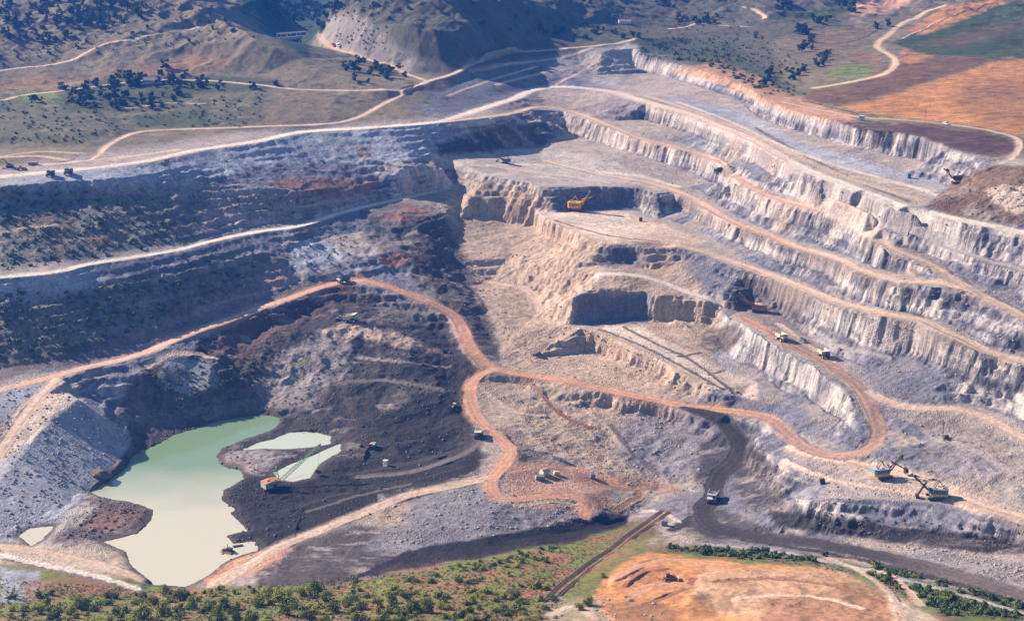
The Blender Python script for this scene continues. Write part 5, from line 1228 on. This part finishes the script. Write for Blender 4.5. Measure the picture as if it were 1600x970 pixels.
put(make_car('pickup_truck', 'small dark pickup with a white roof between the two cream trucks', 'pickup', M_DBLUE, True), 1255, 534, 1275, 548, 1.7)
put(make_car('parked_car', 'white car on the dirt road along the top of the right wall', 'car', M_WHITE), 1478, 195, 1500, 199, 1.8)
put(make_car('parked_car', 'white car on the cliff road near the canyon', 'car', M_WHITE), 529, 76, 545, 84, 2.2)
put(make_car('parked_van', 'orange van on the cliff road near the canyon', 'van', M_ORG), 520, 73, 514, 70, 2.4)
# --- huts, containers, kiosks
H_ = lambda *a, **k: make_hut(*a, **k)
put(H_('site_hut', 'long white flat-roofed site hut at the foot of the grey slope', (9, 3.4, 2.8), M_WHITE, M_ROOF, gable=False, wins=2), 872, 718, rz=math.radians(-12), s=.95)
put(H_('site_hut', 'cream gabled hut, the tallest of the cluster above the orange road', (6, 4.4, 3.6), M_CREAM, M_ROOF, wins=1), 850, 741, rz=math.radians(38), s=.95)
put(make_container('shipping_container', 'grey container with bright end in front of the cream hut', (6, 3, 2.8), M_GREY), 842, 748, rz=math.radians(20))
put(make_container('shipping_container', 'small cream container right of the cream gabled hut', (4, 2.6, 2.6), M_CREAM), 869, 742, rz=math.radians(15))
put(make_container('shipping_container', 'grey steel box standing alone on the rusty ground right of the huts', (3.2, 2.6, 3.6), M_BOX), 925, 747, rz=math.radians(5))
put(make_container('shipping_container', 'blue grey cabin beside the railway end', (3.6, 3, 3.4), M_BOX), 1038, 821, rz=math.radians(-5))
put(make_container('transformer_box', 'black box on the pale grey floor left of the blue shovels', (3.0, 2.6, 3.8), M_DARK, 'box'), 1286, 757, rz=0)
put(make_container('transformer_box', 'black box on the cream floor right of the yellow shovel', (2.8, 2.4, 3.4), M_DARK, 'box'), 1001, 346, rz=0)
put(make_container('transformer_box', 'dark box below the bend of the main haul road', (5, 3, 4), M_DARK, 'box'), 1125, 270, rz=0)
put(make_container('transformer_box', 'grey box beside the dark box below the road bend', (3, 2.6, 4), M_BOX, 'box'), 1118, 274, rz=0)
put(make_container('transformer_box', 'teal box on the upper bench below the high cliff', (3.2, 2.6, 4.2), M_TEAL, 'box'), 1420, 279, rz=0)
put(H_('guard_hut', 'pale turquoise hut beside the rim road above the cliff', (5, 4, 5), mat('pale_turquoise', (.45, .65, .66)), M_WHITE, gable=False, wins=1), 1346, 189, rz=math.radians(-25))
put(H_('storage_tank_hut', 'tiny white cabin alone on the coal floor', (3.0, 2.6, 4.2), M_WHITE, M_WHITE, gable=False, wins=1, door=False), 603, 728, rz=math.radians(-30))
put(H_('farmhouse', 'house with pale walls and lilac roof half hidden in the grove on the left hill', (16, 8, 5), mat('house_wall', (.6, .62, .66)), mat('lilac_roof', (.30, .24, .26)), 'house', wins=4), 236, 131, rz=math.radians(-4), s=1.0)
put(H_('farmhouse', 'white farm building on the dark plateau behind the pit', (18, 8, 4), M_WHITE, M_ROOF, 'house', wins=3), 976, 37, rz=math.radians(4))
put(H_('site_hut', 'low brown shed at the far left end of the upper road', (8, 4, 3), M_RUSTP, M_ROOF, wins=1), 52, 258, rz=.1)
for (px, py, h, lb) in ((1075, 802, 11, 'dark wooden pole at the end of the railway'), (398, 748, 12, 'left of the two thin poles behind the green dragline'), (404, 746, 12, 'right of the two thin poles behind the green dragline'), (1445, 190, 15, 'thin pole above the right rim, near the white car'), (1554, 160, 17, 'thin tall pole in the orange field'), (694, 30, 22, 'thin pole on the bare dark hill')):
    put(make_pole('power_pole', lb, h), px, py, rz=.3, flat=True)
# --- pump barge on the pond
r = empty('pump_barge', 'rusty pump barge with a small shed floating near the front shore of the pond', 'barge')
for y in (-2.2, 2.2): MB().cyl((0, y, .2), .8, 9, 'X', 12).build('pontoon', M_RUSTP, r, .05)
MB().box((0, 0, .95), (8.6, 5.4, .25)).build('deck', M_WOOD, r); MB().box((1.4, .3, 2.2), (3.6, 3.0, 2.3)).build('pump_shed', M_DARK, r); MB().cyl((-2.4, .4, 2.0), 1.0, 2.6, 'X', 12).build('pump', M_GREY, r)
MB().bar((-1.2, 1.6, 1), (-1.2, 1.6, 5.6), .3).build('mast', M_DARK, r); MB().bar((-3.2, -2.4, 1.2), (-1.6, -5.2, .3), .5).build('discharge_pipe', M_LYEL, r)
MB().box((-3.4, -.8, 1.7), (1.3, 2.0, 1.3)).build('locker', mat('faded_red', (.5, .25, .2)), r)
w_ = P(356, 862, WATER_Z); r.location = (w_[0], w_[1], WATER_Z); r.rotation_euler.z = math.radians(-25); r.scale = (.85,) * 3
k = MB(); k.prism([(-3, .1), (-3.4, .7), (3, .7), (2.6, .1)], -.8, .8); o = k.build('work_boat', M_DARK); tag(o, 'small dark boat floating beside the pump barge', 'boat'); w_ = P(372, 853, WATER_Z); o.location = (w_[0], w_[1], WATER_Z); o.rotation_euler.z = .35
# --- bridge over the canyon mouth
b0 = Vector(P(436, 63, 20)); b1 = Vector(P(482, 59, 20)); br = empty('canyon_bridge', 'pale concrete bridge with open parapet across the mouth of the blue canyon', 'bridge', tuple(b0)); dvec = b1 - b0
k = MB(); k.bar((0, 0, 0), dvec, 9, 1.6); k.build('deck', M_CONC, br)
for s in (-1, 1):
    k = MB(); sd_ = Vector((-dvec.y, dvec.x, 0)).normalized() * 4.3 * s
    k.bar(sd_ + Vector((0, 0, 8.5)), dvec + sd_ + Vector((0, 0, 8.5)), .9, 1.5); k.bar(sd_ + Vector((0, 0, 1.6)), dvec + sd_ + Vector((0, 0, 1.6)), .8, 3.2)
    for t in (0, .33, .66, 1): q = dvec * t + sd_; k.bar(q, q + Vector((0, 0, 9)), 1.3)
    k.build('parapet_truss', M_CONC, br)
for t in (.12, .9): q = dvec * t; MB().box((q.x, q.y, -14), (6, 9, 27)).build('pier', M_CONC, br)
# --- railway: sleepers and two rails on the foreground bank
rl = [(858, 940), (885, 914), (912, 892), (940, 871), (968, 852), (1000, 828), (1040, 799)]
tw = resample(ground_at(rl), 1.6); tw[:, 2] = hgt(tw[:, 0], tw[:, 1]) + .12
for _ in range(6): tw[1:-1, 2] = (tw[:-2, 2] + tw[2:, 2] + tw[1:-1, 2]) / 3
for off, nm, lb in ((-2.6, 'railway_track', 'nearer rail track running up the rusty bank towards the coal'), (2.6, 'railway_track', 'farther rail track running up the rusty bank beside the first')):
    rt = empty(nm, lb, 'railway track', tuple(tw[0] + np.array((0, 0, 0)))); rr = MB(); rr2 = MB(); slp = MB(); o3 = Vector(tw[0])
    for i in range(len(tw) - 1):
        a, b = Vector(tw[i]) - o3, Vector(tw[i + 1]) - o3; n_ = Vector((-(b - a).y, (b - a).x, 0)).normalized()
        rr.bar(a + n_ * (off - .76) + Vector((0, 0, .38)), b + n_ * (off - .76) + Vector((0, 0, .38)), .16, .2); rr2.bar(a + n_ * (off + .76) + Vector((0, 0, .38)), b + n_ * (off + .76) + Vector((0, 0, .38)), .16, .2)
        m_ = (a + b) / 2; slp.bar(m_ + n_ * (off - 1.35) + Vector((0, 0, .16)), m_ + n_ * (off + 1.35) + Vector((0, 0, .16)), .55, .24)
    rr.build('rail', M_DARK, rt); rr2.build('rail', M_DARK, rt); slp.build('sleepers', M_WOOD, rt)
# --- dirt mound in the pond and boulders
def rock_mesh(seed, sub=2, flat=.7):
    b = bmesh.new(); bmesh.ops.create_icosphere(b, subdivisions=sub, radius=1.0); rnd = random.Random(seed)
    off = [Vector((rnd.uniform(-1, 1), rnd.uniform(-1, 1), rnd.uniform(-1, 1))).normalized() for _ in range(9)]; cut = [rnd.uniform(.55, .9) for _ in range(9)]
    for v in b.verts:
        for n_, c_ in zip(off, cut):
            d = v.co.dot(n_) - c_
            if d > 0: v.co -= n_ * d
        v.co *= 1 + rnd.uniform(-.06, .06); v.co.z *= flat
    me = bpy.data.meshes.new('boulder'); b.to_mesh(me); b.free(); return me
M_ROCK = mat('rock', (.36, .33, .30), .9, var=.3, scale=2.0); M_ROCKD = mat('dark_rock', (.12, .10, .095), .9, var=.3, scale=2.0)
rocks = [rock_mesh(i) for i in range(6)]; rocksd = [rock_mesh(i + 20) for i in range(4)]
for m_ in rocks: m_.materials.append(M_ROCK)
for m_ in rocksd: m_.materials.append(M_ROCKD)

# ------------------------------------------------------------------ vegetation
def leaf_mat(name, a, b, rough=.75):
    m = bpy.data.materials.new(name); m.use_nodes = True; nt = m.node_tree; bs = nt.nodes['Principled BSDF']; bs.inputs['Roughness'].default_value = rough; bs.inputs['Specular IOR Level'].default_value = .15
    oi = nt.nodes.new('ShaderNodeObjectInfo'); tc = nt.nodes.new('ShaderNodeTexCoord'); nz = nt.nodes.new('ShaderNodeTexNoise'); nz.inputs['Scale'].default_value = .9; nz.inputs['Detail'].default_value = 3
    nt.links.new(tc.outputs['Object'], nz.inputs['Vector']); ad = nt.nodes.new('ShaderNodeMath'); ad.operation = 'MULTIPLY_ADD'; ad.inputs[1].default_value = .55; nt.links.new(oi.outputs['Random'], ad.inputs[0])
    sb = nt.nodes.new('ShaderNodeMath'); sb.operation = 'MULTIPLY_ADD'; sb.inputs[1].default_value = 1.3; sb.inputs[2].default_value = -.42; nt.links.new(nz.outputs['Fac'], sb.inputs[0]); nt.links.new(sb.outputs[0], ad.inputs[2])
    cr = nt.nodes.new('ShaderNodeValToRGB'); cr.color_ramp.elements[0].color = rgba(a); cr.color_ramp.elements[1].color = rgba(b); cr.color_ramp.elements[0].position = .2; cr.color_ramp.elements[1].position = .85
    nt.links.new(ad.outputs[0], cr.inputs[0]); nt.links.new(cr.outputs[0], bs.inputs['Base Color']); return m
LF_FRONT = leaf_mat('front_foliage', (.045, .085, .018), (.31, .32, .045)); LF_DARK = leaf_mat('dark_foliage', (.018, .040, .022), (.050, .080, .035)); LF_MID = leaf_mat('mid_foliage', (.035, .070, .025), (.15, .18, .05)); LF_DRY = leaf_mat('dry_foliage', (.10, .08, .03), (.22, .15, .05))
M_BARK = mat('bark', (.10, .075, .055), .9)
def crown_data(rnd, h, w, n_blob, n_leaf, ls, base=.25, cone=False):
    V, F = [], []
    blobs = []
    for i in range(n_blob):
        if cone:
            t = (i + .5) / n_blob; a = rnd.uniform(0, 2 * PI); rr = w * .5 * (1 - t) * .6; blobs.append((rr * math.cos(a), rr * math.sin(a), h * (base + (1 - base) * t), w * .42 * (1.05 - t), h / n_blob * 1.1))
        else:
            a = rnd.uniform(0, 2 * PI); rr = w * .5 * math.sqrt(rnd.random()) * .72; zt = rnd.uniform(0, 1); sz = rnd.uniform(.20, .34) * w
            blobs.append((rr * math.cos(a), rr * math.sin(a), h * base + zt * h * (1 - base) * (1 - .35 * (rr / (w * .5)) ** 2) * .85, sz, sz * .8))
    for _ in range(n_leaf):
        b = rnd.choice(blobs); d = Vector((rnd.gauss(0, 1), rnd.gauss(0, 1), rnd.gauss(0, 1))).normalized() * (rnd.random() ** .3)
        c = Vector((b[0] + d.x * b[3], b[1] + d.y * b[3], max(.1, b[2] + d.z * b[4]))); n_ = (d + Vector((rnd.uniform(-.7, .7), rnd.uniform(-.7, .7), rnd.uniform(-.2, .9)))).normalized()
        t1 = n_.orthogonal().normalized(); t1.rotate(Matrix.Rotation(rnd.uniform(0, 6.28), 3, n_)); t2 = n_.cross(t1); s_ = ls * rnd.uniform(.6, 1.3); o = len(V)
        V += [tuple(c + t1 * s_ + t2 * s_ * .3), tuple(c + t2 * s_), tuple(c - t1 * s_ - t2 * s_ * .2), tuple(c - t2 * s_ * .9)]; F.append((o, o + 1, o + 2, o + 3))
    return V, F, blobs
def crown_mesh(name, seed, m, **k):
    V, F, blobs = crown_data(random.Random(seed), **k); me = bpy.data.meshes.new(name); me.from_pydata(V, [], F); me.materials.append(m); return me, blobs
def trunk_mesh(seed, h, w, blobs):
    mb = MB(); mb.cyl((0, 0, h * .22), w * .035 + .08, h * .5, 'Z', 7, w * .02 + .05)
    for b in blobs[:5]: mb.tbar((0, 0, h * .35), (b[0] * .8, b[1] * .8, b[2]), .16, .06)
    me = bpy.data.meshes.new('trunk'); me.from_pydata([tuple(v) for v in mb.v], [], mb.f); me.materials.append(M_BARK); return me
rnd = random.Random(5)
# unit-size crowns (height about 1) scaled per plant
def family(name, m, n, **k): return [crown_mesh(name, 100 + i * 7 + len(name), m, **k) for i in range(n)]
FT = family('crown', LF_FRONT, 6, h=7, w=7.5, n_blob=12, n_leaf=1100, ls=.28, base=.12)
FTR = [trunk_mesh(i, 7, 7.5, b) for i, (me, b) in enumerate(FT)]
def single(fam_name, m, n, h, w, **k):
    out = []
    for i in range(n):
        me, bl = crown_mesh(fam_name, 500 + i * 11 + len(fam_name), m, h=h, w=w, **k)
        t = trunk_mesh(i, h, w, bl); b = bmesh.new(); b.from_mesh(me); o = len(b.faces); b.from_mesh(t); b.faces.ensure_lookup_table()
        for f in b.faces[o:]: f.material_index = 1
        b.to_mesh(me); b.free(); me.materials.append(M_BARK); out.append(me)
    return out
S_DARK = single('dark_tree', LF_DARK, 5, 8, 6.5, n_blob=9, n_leaf=260, ls=.62, base=.15)
S_CONE = single('cone_tree', LF_DARK, 4, 9, 5, n_blob=7, n_leaf=230, ls=.55, base=.08, cone=True)
S_MID = single('mid_shrub', LF_MID, 6, 3.2, 4.2, n_blob=7, n_leaf=160, ls=.42, base=.05)
S_FRONT = single('front_shrub', LF_FRONT, 6, 3.0, 4.4, n_blob=8, n_leaf=330, ls=.24, base=.03)
S_DRY = single('dry_shrub', LF_DRY, 3, 2.0, 3.4, n_blob=6, n_leaf=160, ls=.25, base=.03)
def scatter(poly, n, seed, dens=None):
    r_ = random.Random(seed); x0 = min(p[0] for p in poly); x1 = max(p[0] for p in poly); y0 = min(p[1] for p in poly); y1 = max(p[1] for p in poly); out = []; tries = 0
    while len(out) < n and tries < n * 60:
        tries += 1; x, y = r_.uniform(x0, x1), r_.uniform(y0, y1)
        if reg(np.array([x]), np.array([y]), poly, .5)[0] > .5: out.append((x, y))
    return out
def filt(g):  # keep off roads and water
    q = samp(RD, g[:, 0], g[:, 1]); w = samp(SDP, g[:, 0], g[:, 1]); return (q > 1.25) & (w > 3)
def plant(pts, meshes, name, label, cat, group, s0, s1, seed, lean=0):
    g = ground_at(pts); ok = filt(g); r_ = random.Random(seed)
    for i in range(len(g)):
        s = r_.uniform(s0, s1); k = r_.randrange(len(meshes)); a = r_.uniform(0, 6.28); q = r_.uniform(.85, 1.2)
        if not ok[i]: continue
        o = bpy.data.objects.new(name, meshes[k]); COL.objects.link(o); o.location = (g[i, 0], g[i, 1], g[i, 2] - .25 * s); o.rotation_euler.z = a; o.scale = (s * r_.uniform(.8, 1.35), s, s * q * r_.uniform(.7, 1.1)); tag(o, label, cat, group)
# foreground trees with crown and trunk, one by one
front = [(128,950,1.0),(150,955,.8),(112,960,.8),(238,945,.9),(262,930,1.0),(282,938,1.25),(300,950,1.0),(255,962,1.1),(325,955,.8),(352,952,.9),(365,968,1.0),(405,945,1.0),(420,935,.9),(440,940,1.25),(450,962,1.0),(470,930,.8),(492,930,1.3),(510,938,1.0),(520,955,.8),(545,945,.85),(565,952,.75),(590,948,.8),(612,942,.85),(635,940,.9),(645,955,1.15),(668,958,1.0),(690,950,.8),(225,968,1.1),(340,972,1.1),(395,975,1.1),(20,955,.6),(60,958,.8),(805,935,.75),(812,943,.6),(845,940,.55),(920,946,.8),(905,952,.75),(942,902,.55),(480,972,.9),(180,962,.7),(85,968,.9),(555,972,.7)]
gg = ground_at([(a, b) for a, b, c in front]); r_ = random.Random(3)
fl_ = ['broad green tree standing in the belt of trees along the bottom edge', 'bushy yellow green tree in the belt along the bottom edge']
for i, (a, b, s) in enumerate(front):
    k = r_.randrange(len(FT)); s *= r_.uniform(.95, 1.35)
    if i == 37: lb, gr = 'single bright green bush beside the railway on the orange terrace edge', None
    else: lb, gr = 'bushy green tree in the belt of trees along the bottom edge', 'trees along the bottom edge of the photo'
    o = empty('broadleaf_tree', lb, 'tree', (gg[i, 0], gg[i, 1], gg[i, 2] - .3), r_.uniform(0, 6.28), gr); o.scale = (s, s, s * r_.uniform(.8, 1.05))
    for nm, me in (('crown', FT[k][0]), ('trunk', FTR[k])): c = bpy.data.objects.new(nm, me); COL.objects.link(c); c.parent = o
plant(scatter([(0,925),(230,930),(430,915),(640,905),(860,865),(880,930),(860,975),(0,975)], 150, 11) + scatter([(60,940),(230,925),(430,915),(640,925),(860,925),(870,975),(0,975)], 148, 111), S_FRONT, 'front_shrub', 'low green bush on the grassy front bank', 'bush', 'bushes on the grassy front bank', .5, 1.6, 12)
plant(scatter([(700,888),(790,868),(880,850),(890,860),(800,885),(710,897)], 45, 13), S_FRONT, 'bright_shrub', 'bright green bush along the edge of the black coal slope', 'bush', 'bright bushes edging the coal slope', .5, 1.0, 14)
plant(scatter([(1040,852),(1160,858),(1290,868),(1280,878),(1180,876),(1050,862)], 90, 15), S_MID, 'hedge_shrub', 'dark green bush in the row between the dark road and the orange terrace', 'bush', 'bushes between road and orange terrace', .7, 1.4, 16)
plant(scatter([(1340,880),(1440,900),(1600,945),(1600,965),(1480,962),(1420,925),(1330,895)], 150, 17), S_MID, 'bank_shrub', 'dark green bush on the bank at the lower right corner', 'bush', 'bushes on the lower right bank', .7, 1.5, 18)
plant(scatter([(0,300),(120,305),(240,330),(320,345),(260,385),(120,410),(0,420)], 150, 19), S_MID, 'slope_shrub', 'green bush on the upper left pit wall between the two pale roads', 'bush', 'bushes on the upper left pit wall', .5, 1.2, 20)
plant(scatter([(0,465),(130,450),(300,425),(400,420),(330,470),(200,520),(60,560),(0,560)], 150, 21), S_MID, 'wall_shrub', 'green bush on the lower left pit wall above the orange road', 'bush', 'bushes on the lower left pit wall', .5, 1.2, 22)
plant(scatter([(200,600),(330,580),(420,570),(380,630),(240,650)], 40, 23), S_MID, 'bottom_shrub', 'dark bush on the slope above the pond', 'bush', 'bushes on the slope above the pond', .4, .9, 24)
plant(scatter([(0,0),(250,0),(230,30),(150,55),(60,72),(0,60)], 120, 25), S_CONE + S_DARK, 'hill_tree', 'dark tree scattered on the left hill above the path', 'tree', 'dark trees on the upper left hill', .8, 1.5, 26)
plant(scatter([(230,5),(400,20),(380,60),(150,90),(0,100),(0,60)], 45, 27), S_DARK, 'lone_tree', 'small dark tree on the open slope of the left hill', 'tree', 'sparse trees on the open left hill', .4, 1.0, 28)
plant(scatter([(100,150),(190,118),(300,115),(340,128),(430,130),(430,138),(300,150),(250,172),(110,172)], 95, 29), S_DARK, 'grove_tree', 'dark green tree in the grove round the farmhouse on the left', 'tree', 'trees of the grove round the farmhouse', .7, 1.5, 30)
plant([(213,128),(216,134),(99,140),(259,108),(55,160),(170,158)], S_DARK, 'tall_tree', 'tall tree standing out at the edge of the farmhouse grove', 'tree', 'tall trees at the farmhouse grove', 1.5, 2.0, 31)
plant(scatter([(1245,45),(1262,45),(1272,75),(1265,85),(1250,80)], 14, 32), S_DARK, 'field_tree', 'dark tree in the upright clump between the farm fields', 'tree', 'trees between the farm fields', 1.1, 1.7, 33)
plant(scatter([(1205,5),(1235,2),(1240,15),(1215,18)], 12, 34) + scatter([(1310,0),(1340,0),(1340,22),(1312,20)], 14, 35) + scatter([(1265,25),(1300,20),(1300,35),(1270,40)], 10, 36) + [(1370,45),(1388,40),(1180,60)], S_DARK, 'farm_tree', 'dark tree at the back of the farmland, upper right', 'tree', 'trees at the back of the farmland', 1.0, 1.8, 37)
plant(scatter([(1270,85),(1298,82),(1295,108),(1275,112)], 12, 38) + scatter([(1180,115),(1275,100),(1240,135),(1195,140)], 20, 39), S_DARK, 'rim_tree', 'dark bush near the pit rim left of the farm fields', 'bush', 'bushes near the pit rim', .7, 1.3, 40)
plant(scatter([(1000,65),(1130,75),(1200,130),(1190,145),(1100,100),(1010,90)], 60, 41), S_MID, 'rim_shrub', 'low dark bush on the plateau just behind the pale rim', 'bush', 'bushes behind the pale rim', .8, 1.7, 42)
plant(scatter([(1020,0),(1060,0),(1055,10),(1025,10)], 8, 43) + scatter([(1055,25),(1130,28),(1120,40),(1060,38)], 16, 44), S_DARK, 'plateau_tree', 'dark tree in the clump on the far plateau', 'tree', 'trees on the far plateau', .9, 1.5, 45)
plant(scatter([(400,0),(500,0),(495,34),(440,36),(410,15)], 80, 46), S_DARK, 'canyon_tree', 'dark blue green tree in the wooded canyon', 'tree', 'trees in the wooded canyon', 1.2, 2.0, 47)
plant(scatter([(490,5),(540,0),(520,30),(500,50),(480,50)], 26, 48) + scatter([(530,95),(600,95),(650,118),(560,135)], 30, 49), S_DARK, 'cliff_tree', 'dark tree on the rocky slope beside the canyon road', 'tree', 'trees beside the canyon road', .8, 1.5, 50)
plant(scatter([(840,40),(900,35),(1000,60),(900,65),(850,58)], 30, 51) + scatter([(560,0),(900,0),(850,60),(600,60)], 16, 52), S_DARK, 'dark_hill_tree', 'small dark tree on the bare hill behind the pit', 'tree', 'trees on the bare hill behind the pit', .7, 1.3, 53)
# scrub nobody could count
def stuff(name, label, polys, m, seed, h, w, ls, nl):
    V, F = [], []; r2 = random.Random(seed); tmpl = [crown_data(random.Random(seed + i), h, w, 4, nl, ls, .02)[:2] for i in range(5)]
    for poly, n in polys:
        g = ground_at(scatter(poly, n, seed + n)); ok = filt(g)
        for i in range(len(g)):
            if not ok[i]: continue
            v, f = tmpl[r2.randrange(5)]; s = r2.uniform(.4, 1.25); a = r2.uniform(0, 6.28); ca, sa = math.cos(a) * s, math.sin(a) * s; o = len(V)
            V += [(g[i, 0] + x * ca - y * sa, g[i, 1] + x * sa + y * ca, g[i, 2] + z * s - .15) for x, y, z in v]; F += [tuple(q + o for q in ff) for ff in f]
    me = bpy.data.meshes.new(name); me.from_pydata(V, [], F); me.materials.append(m); o = bpy.data.objects.new(name, me); COL.objects.link(o); tag(o, label, None, None, 'stuff')
stuff('scrub', 'low green scrub covering the left pit walls', [(VEG[0][0], 450), (VEG[1][0], 400), (VEG[2][0], 120), ([(300,300),(560,320),(400,350)], 80), ([(420,330),(560,370),(540,420),(430,430)], 90)], LF_MID, 61, 1.8, 2.8, .42, 34)
stuff('hill_scrub', 'dark low scrub on the hills and the far plateau', [(VEG[4][0], 260), (VEG[3][0], 260), ([(850,30),(1150,20),(1250,100),(1180,110),(1000,60)], 260), ([(0,0),(280,0),(400,60),(0,110)], 180), ([(500,0),(620,0),(600,90),(520,60)], 120)], LF_DARK, 62, 2.2, 3.6, .6, 26)
stuff('grass_tussocks', 'rough green grass and weeds on the front bank', [([(0,905),(300,925),(640,895),(880,855),(940,840),(880,915),(860,975),(0,975)], 4200), ([(1040,850),(1600,940),(1600,970),(1480,960),(1300,880),(1050,862)], 900)], LF_FRONT, 63, .7, 1.6, .20, 22)
stuff('dry_weeds', 'rusty dry weeds on the front bank', [([(0,905),(300,925),(640,895),(880,855),(1000,820),(930,880),(860,975),(0,975)], 2600)], LF_DRY, 64, .7, 1.5, .18, 20)
# rubble
def rubble(name, label, polys, meshes, seed, s0, s1):
    r2 = random.Random(seed); V, F = [], []
    T_ = [([v.co.copy() for v in m_.vertices], [tuple(p.vertices) for p in m_.polygons]) for m_ in meshes]
    for poly, n in polys:
        g = ground_at(scatter(poly, n, seed + n)); q = samp(RD, g[:, 0], g[:, 1]) > 1.05
        for i in range(len(g)):
            if not q[i]: continue
            v, f = T_[r2.randrange(len(T_))]; s = s0 + (s1 - s0) * r2.random() ** 2.5; R3 = Matrix.Rotation(r2.uniform(0, 6.28), 3, 'Z') * s; o = len(V)
            V += [tuple(R3 @ p + Vector((g[i, 0], g[i, 1], g[i, 2] + s * .15))) for p in v]; F += [tuple(k + o for k in ff) for ff in f]
    me = bpy.data.meshes.new(name); me.from_pydata(V, [], F); me.materials.append(meshes[0].materials[0]); o = bpy.data.objects.new(name, me); COL.objects.link(o); tag(o, label, None, None, 'stuff')
small = [rock_mesh(60 + i, 1) for i in range(5)]
for m_ in small: m_.materials.append(M_ROCK)
smalld = [rock_mesh(80 + i, 1) for i in range(4)]
for m_ in smalld: m_.materials.append(M_ROCKD)
rubble('rubble', 'pale broken rock lying on the benches and slopes', [([(700,290),(860,360),(900,480),(1080,620),(800,580),(740,440)], 450), ([(0,610),(110,600),(200,690),(100,790),(0,850)], 900), ([(800,600),(1060,650),(1120,760),(1000,780),(760,640)], 400), ([(1000,150),(1600,370),(1600,560),(1300,450),(1000,280)], 450), ([(1200,400),(1600,560),(1600,660),(1250,540)], 260), ([(1380,650),(1600,700),(1600,800),(1200,800),(1180,680)], 260), ([(600,780),(760,760),(970,790),(900,820),(600,860)], 400), ([(1300,845),(1500,860),(1600,880),(1600,910),(1450,870)], 250), ([(900,500),(1180,620),(1080,620),(900,540)], 200), ([(930,940),(1010,930),(1060,970),(940,972)], 60)], small, 71, .25, 1.5)
rubble('dark_rubble', 'dark broken rock on the coal floor', [([(250,560),(540,450),(700,500),(740,600),(740,730),(480,850),(350,880),(380,740),(440,650),(250,650)], 1500), ([(1200,795),(1600,830),(1600,860),(1250,830)], 250), ([(1446,322),(1480,295),(1600,262),(1600,350)], 260), ([(160,770),(235,800),(160,845),(90,840)], 260), ([(338,700),(380,685),(400,735),(380,760),(375,800),(400,835),(410,870),(370,870),(345,780)], 260), ([(205,700),(330,655),(420,640),(430,655),(300,680),(210,725)], 220), ([(620,330),(710,330),(780,540),(680,460)], 250)], smalld, 72, .25, 1.4)
def boulder(px, py, s, lb, dark=False, sz=1.0):
    m_ = (rocksd if dark else rocks)[int(px) % 4]; o = bpy.data.objects.new('boulder', m_); COL.objects.link(o); g = ground_at([(px, py)])[0]; o.location = tuple(g); o.scale = (s * 1.3, s, s * sz); tag(o, lb, 'boulder')
boulder(840, 554, 4.5, 'big dark boulder on the beige slope above the orange road', True); boulder(930, 955, 1.6, 'pale boulder at the bottom edge between the bushes'); boulder(875, 962, 1.4, 'rounded boulder at the bottom left of the rubble')
boulder(985, 938, 1.6, 'grey boulder in the rubble below the orange terrace'); boulder(155, 742, 7.5, 'rounded brown rock mound on the shore of the green water', True, .8); boulder(222, 778, 2.0, 'small brown rock breaking the pond surface', True, .5); boulder(1452, 738, 1.6, 'pale boulder on the floor behind the two blue shovels')
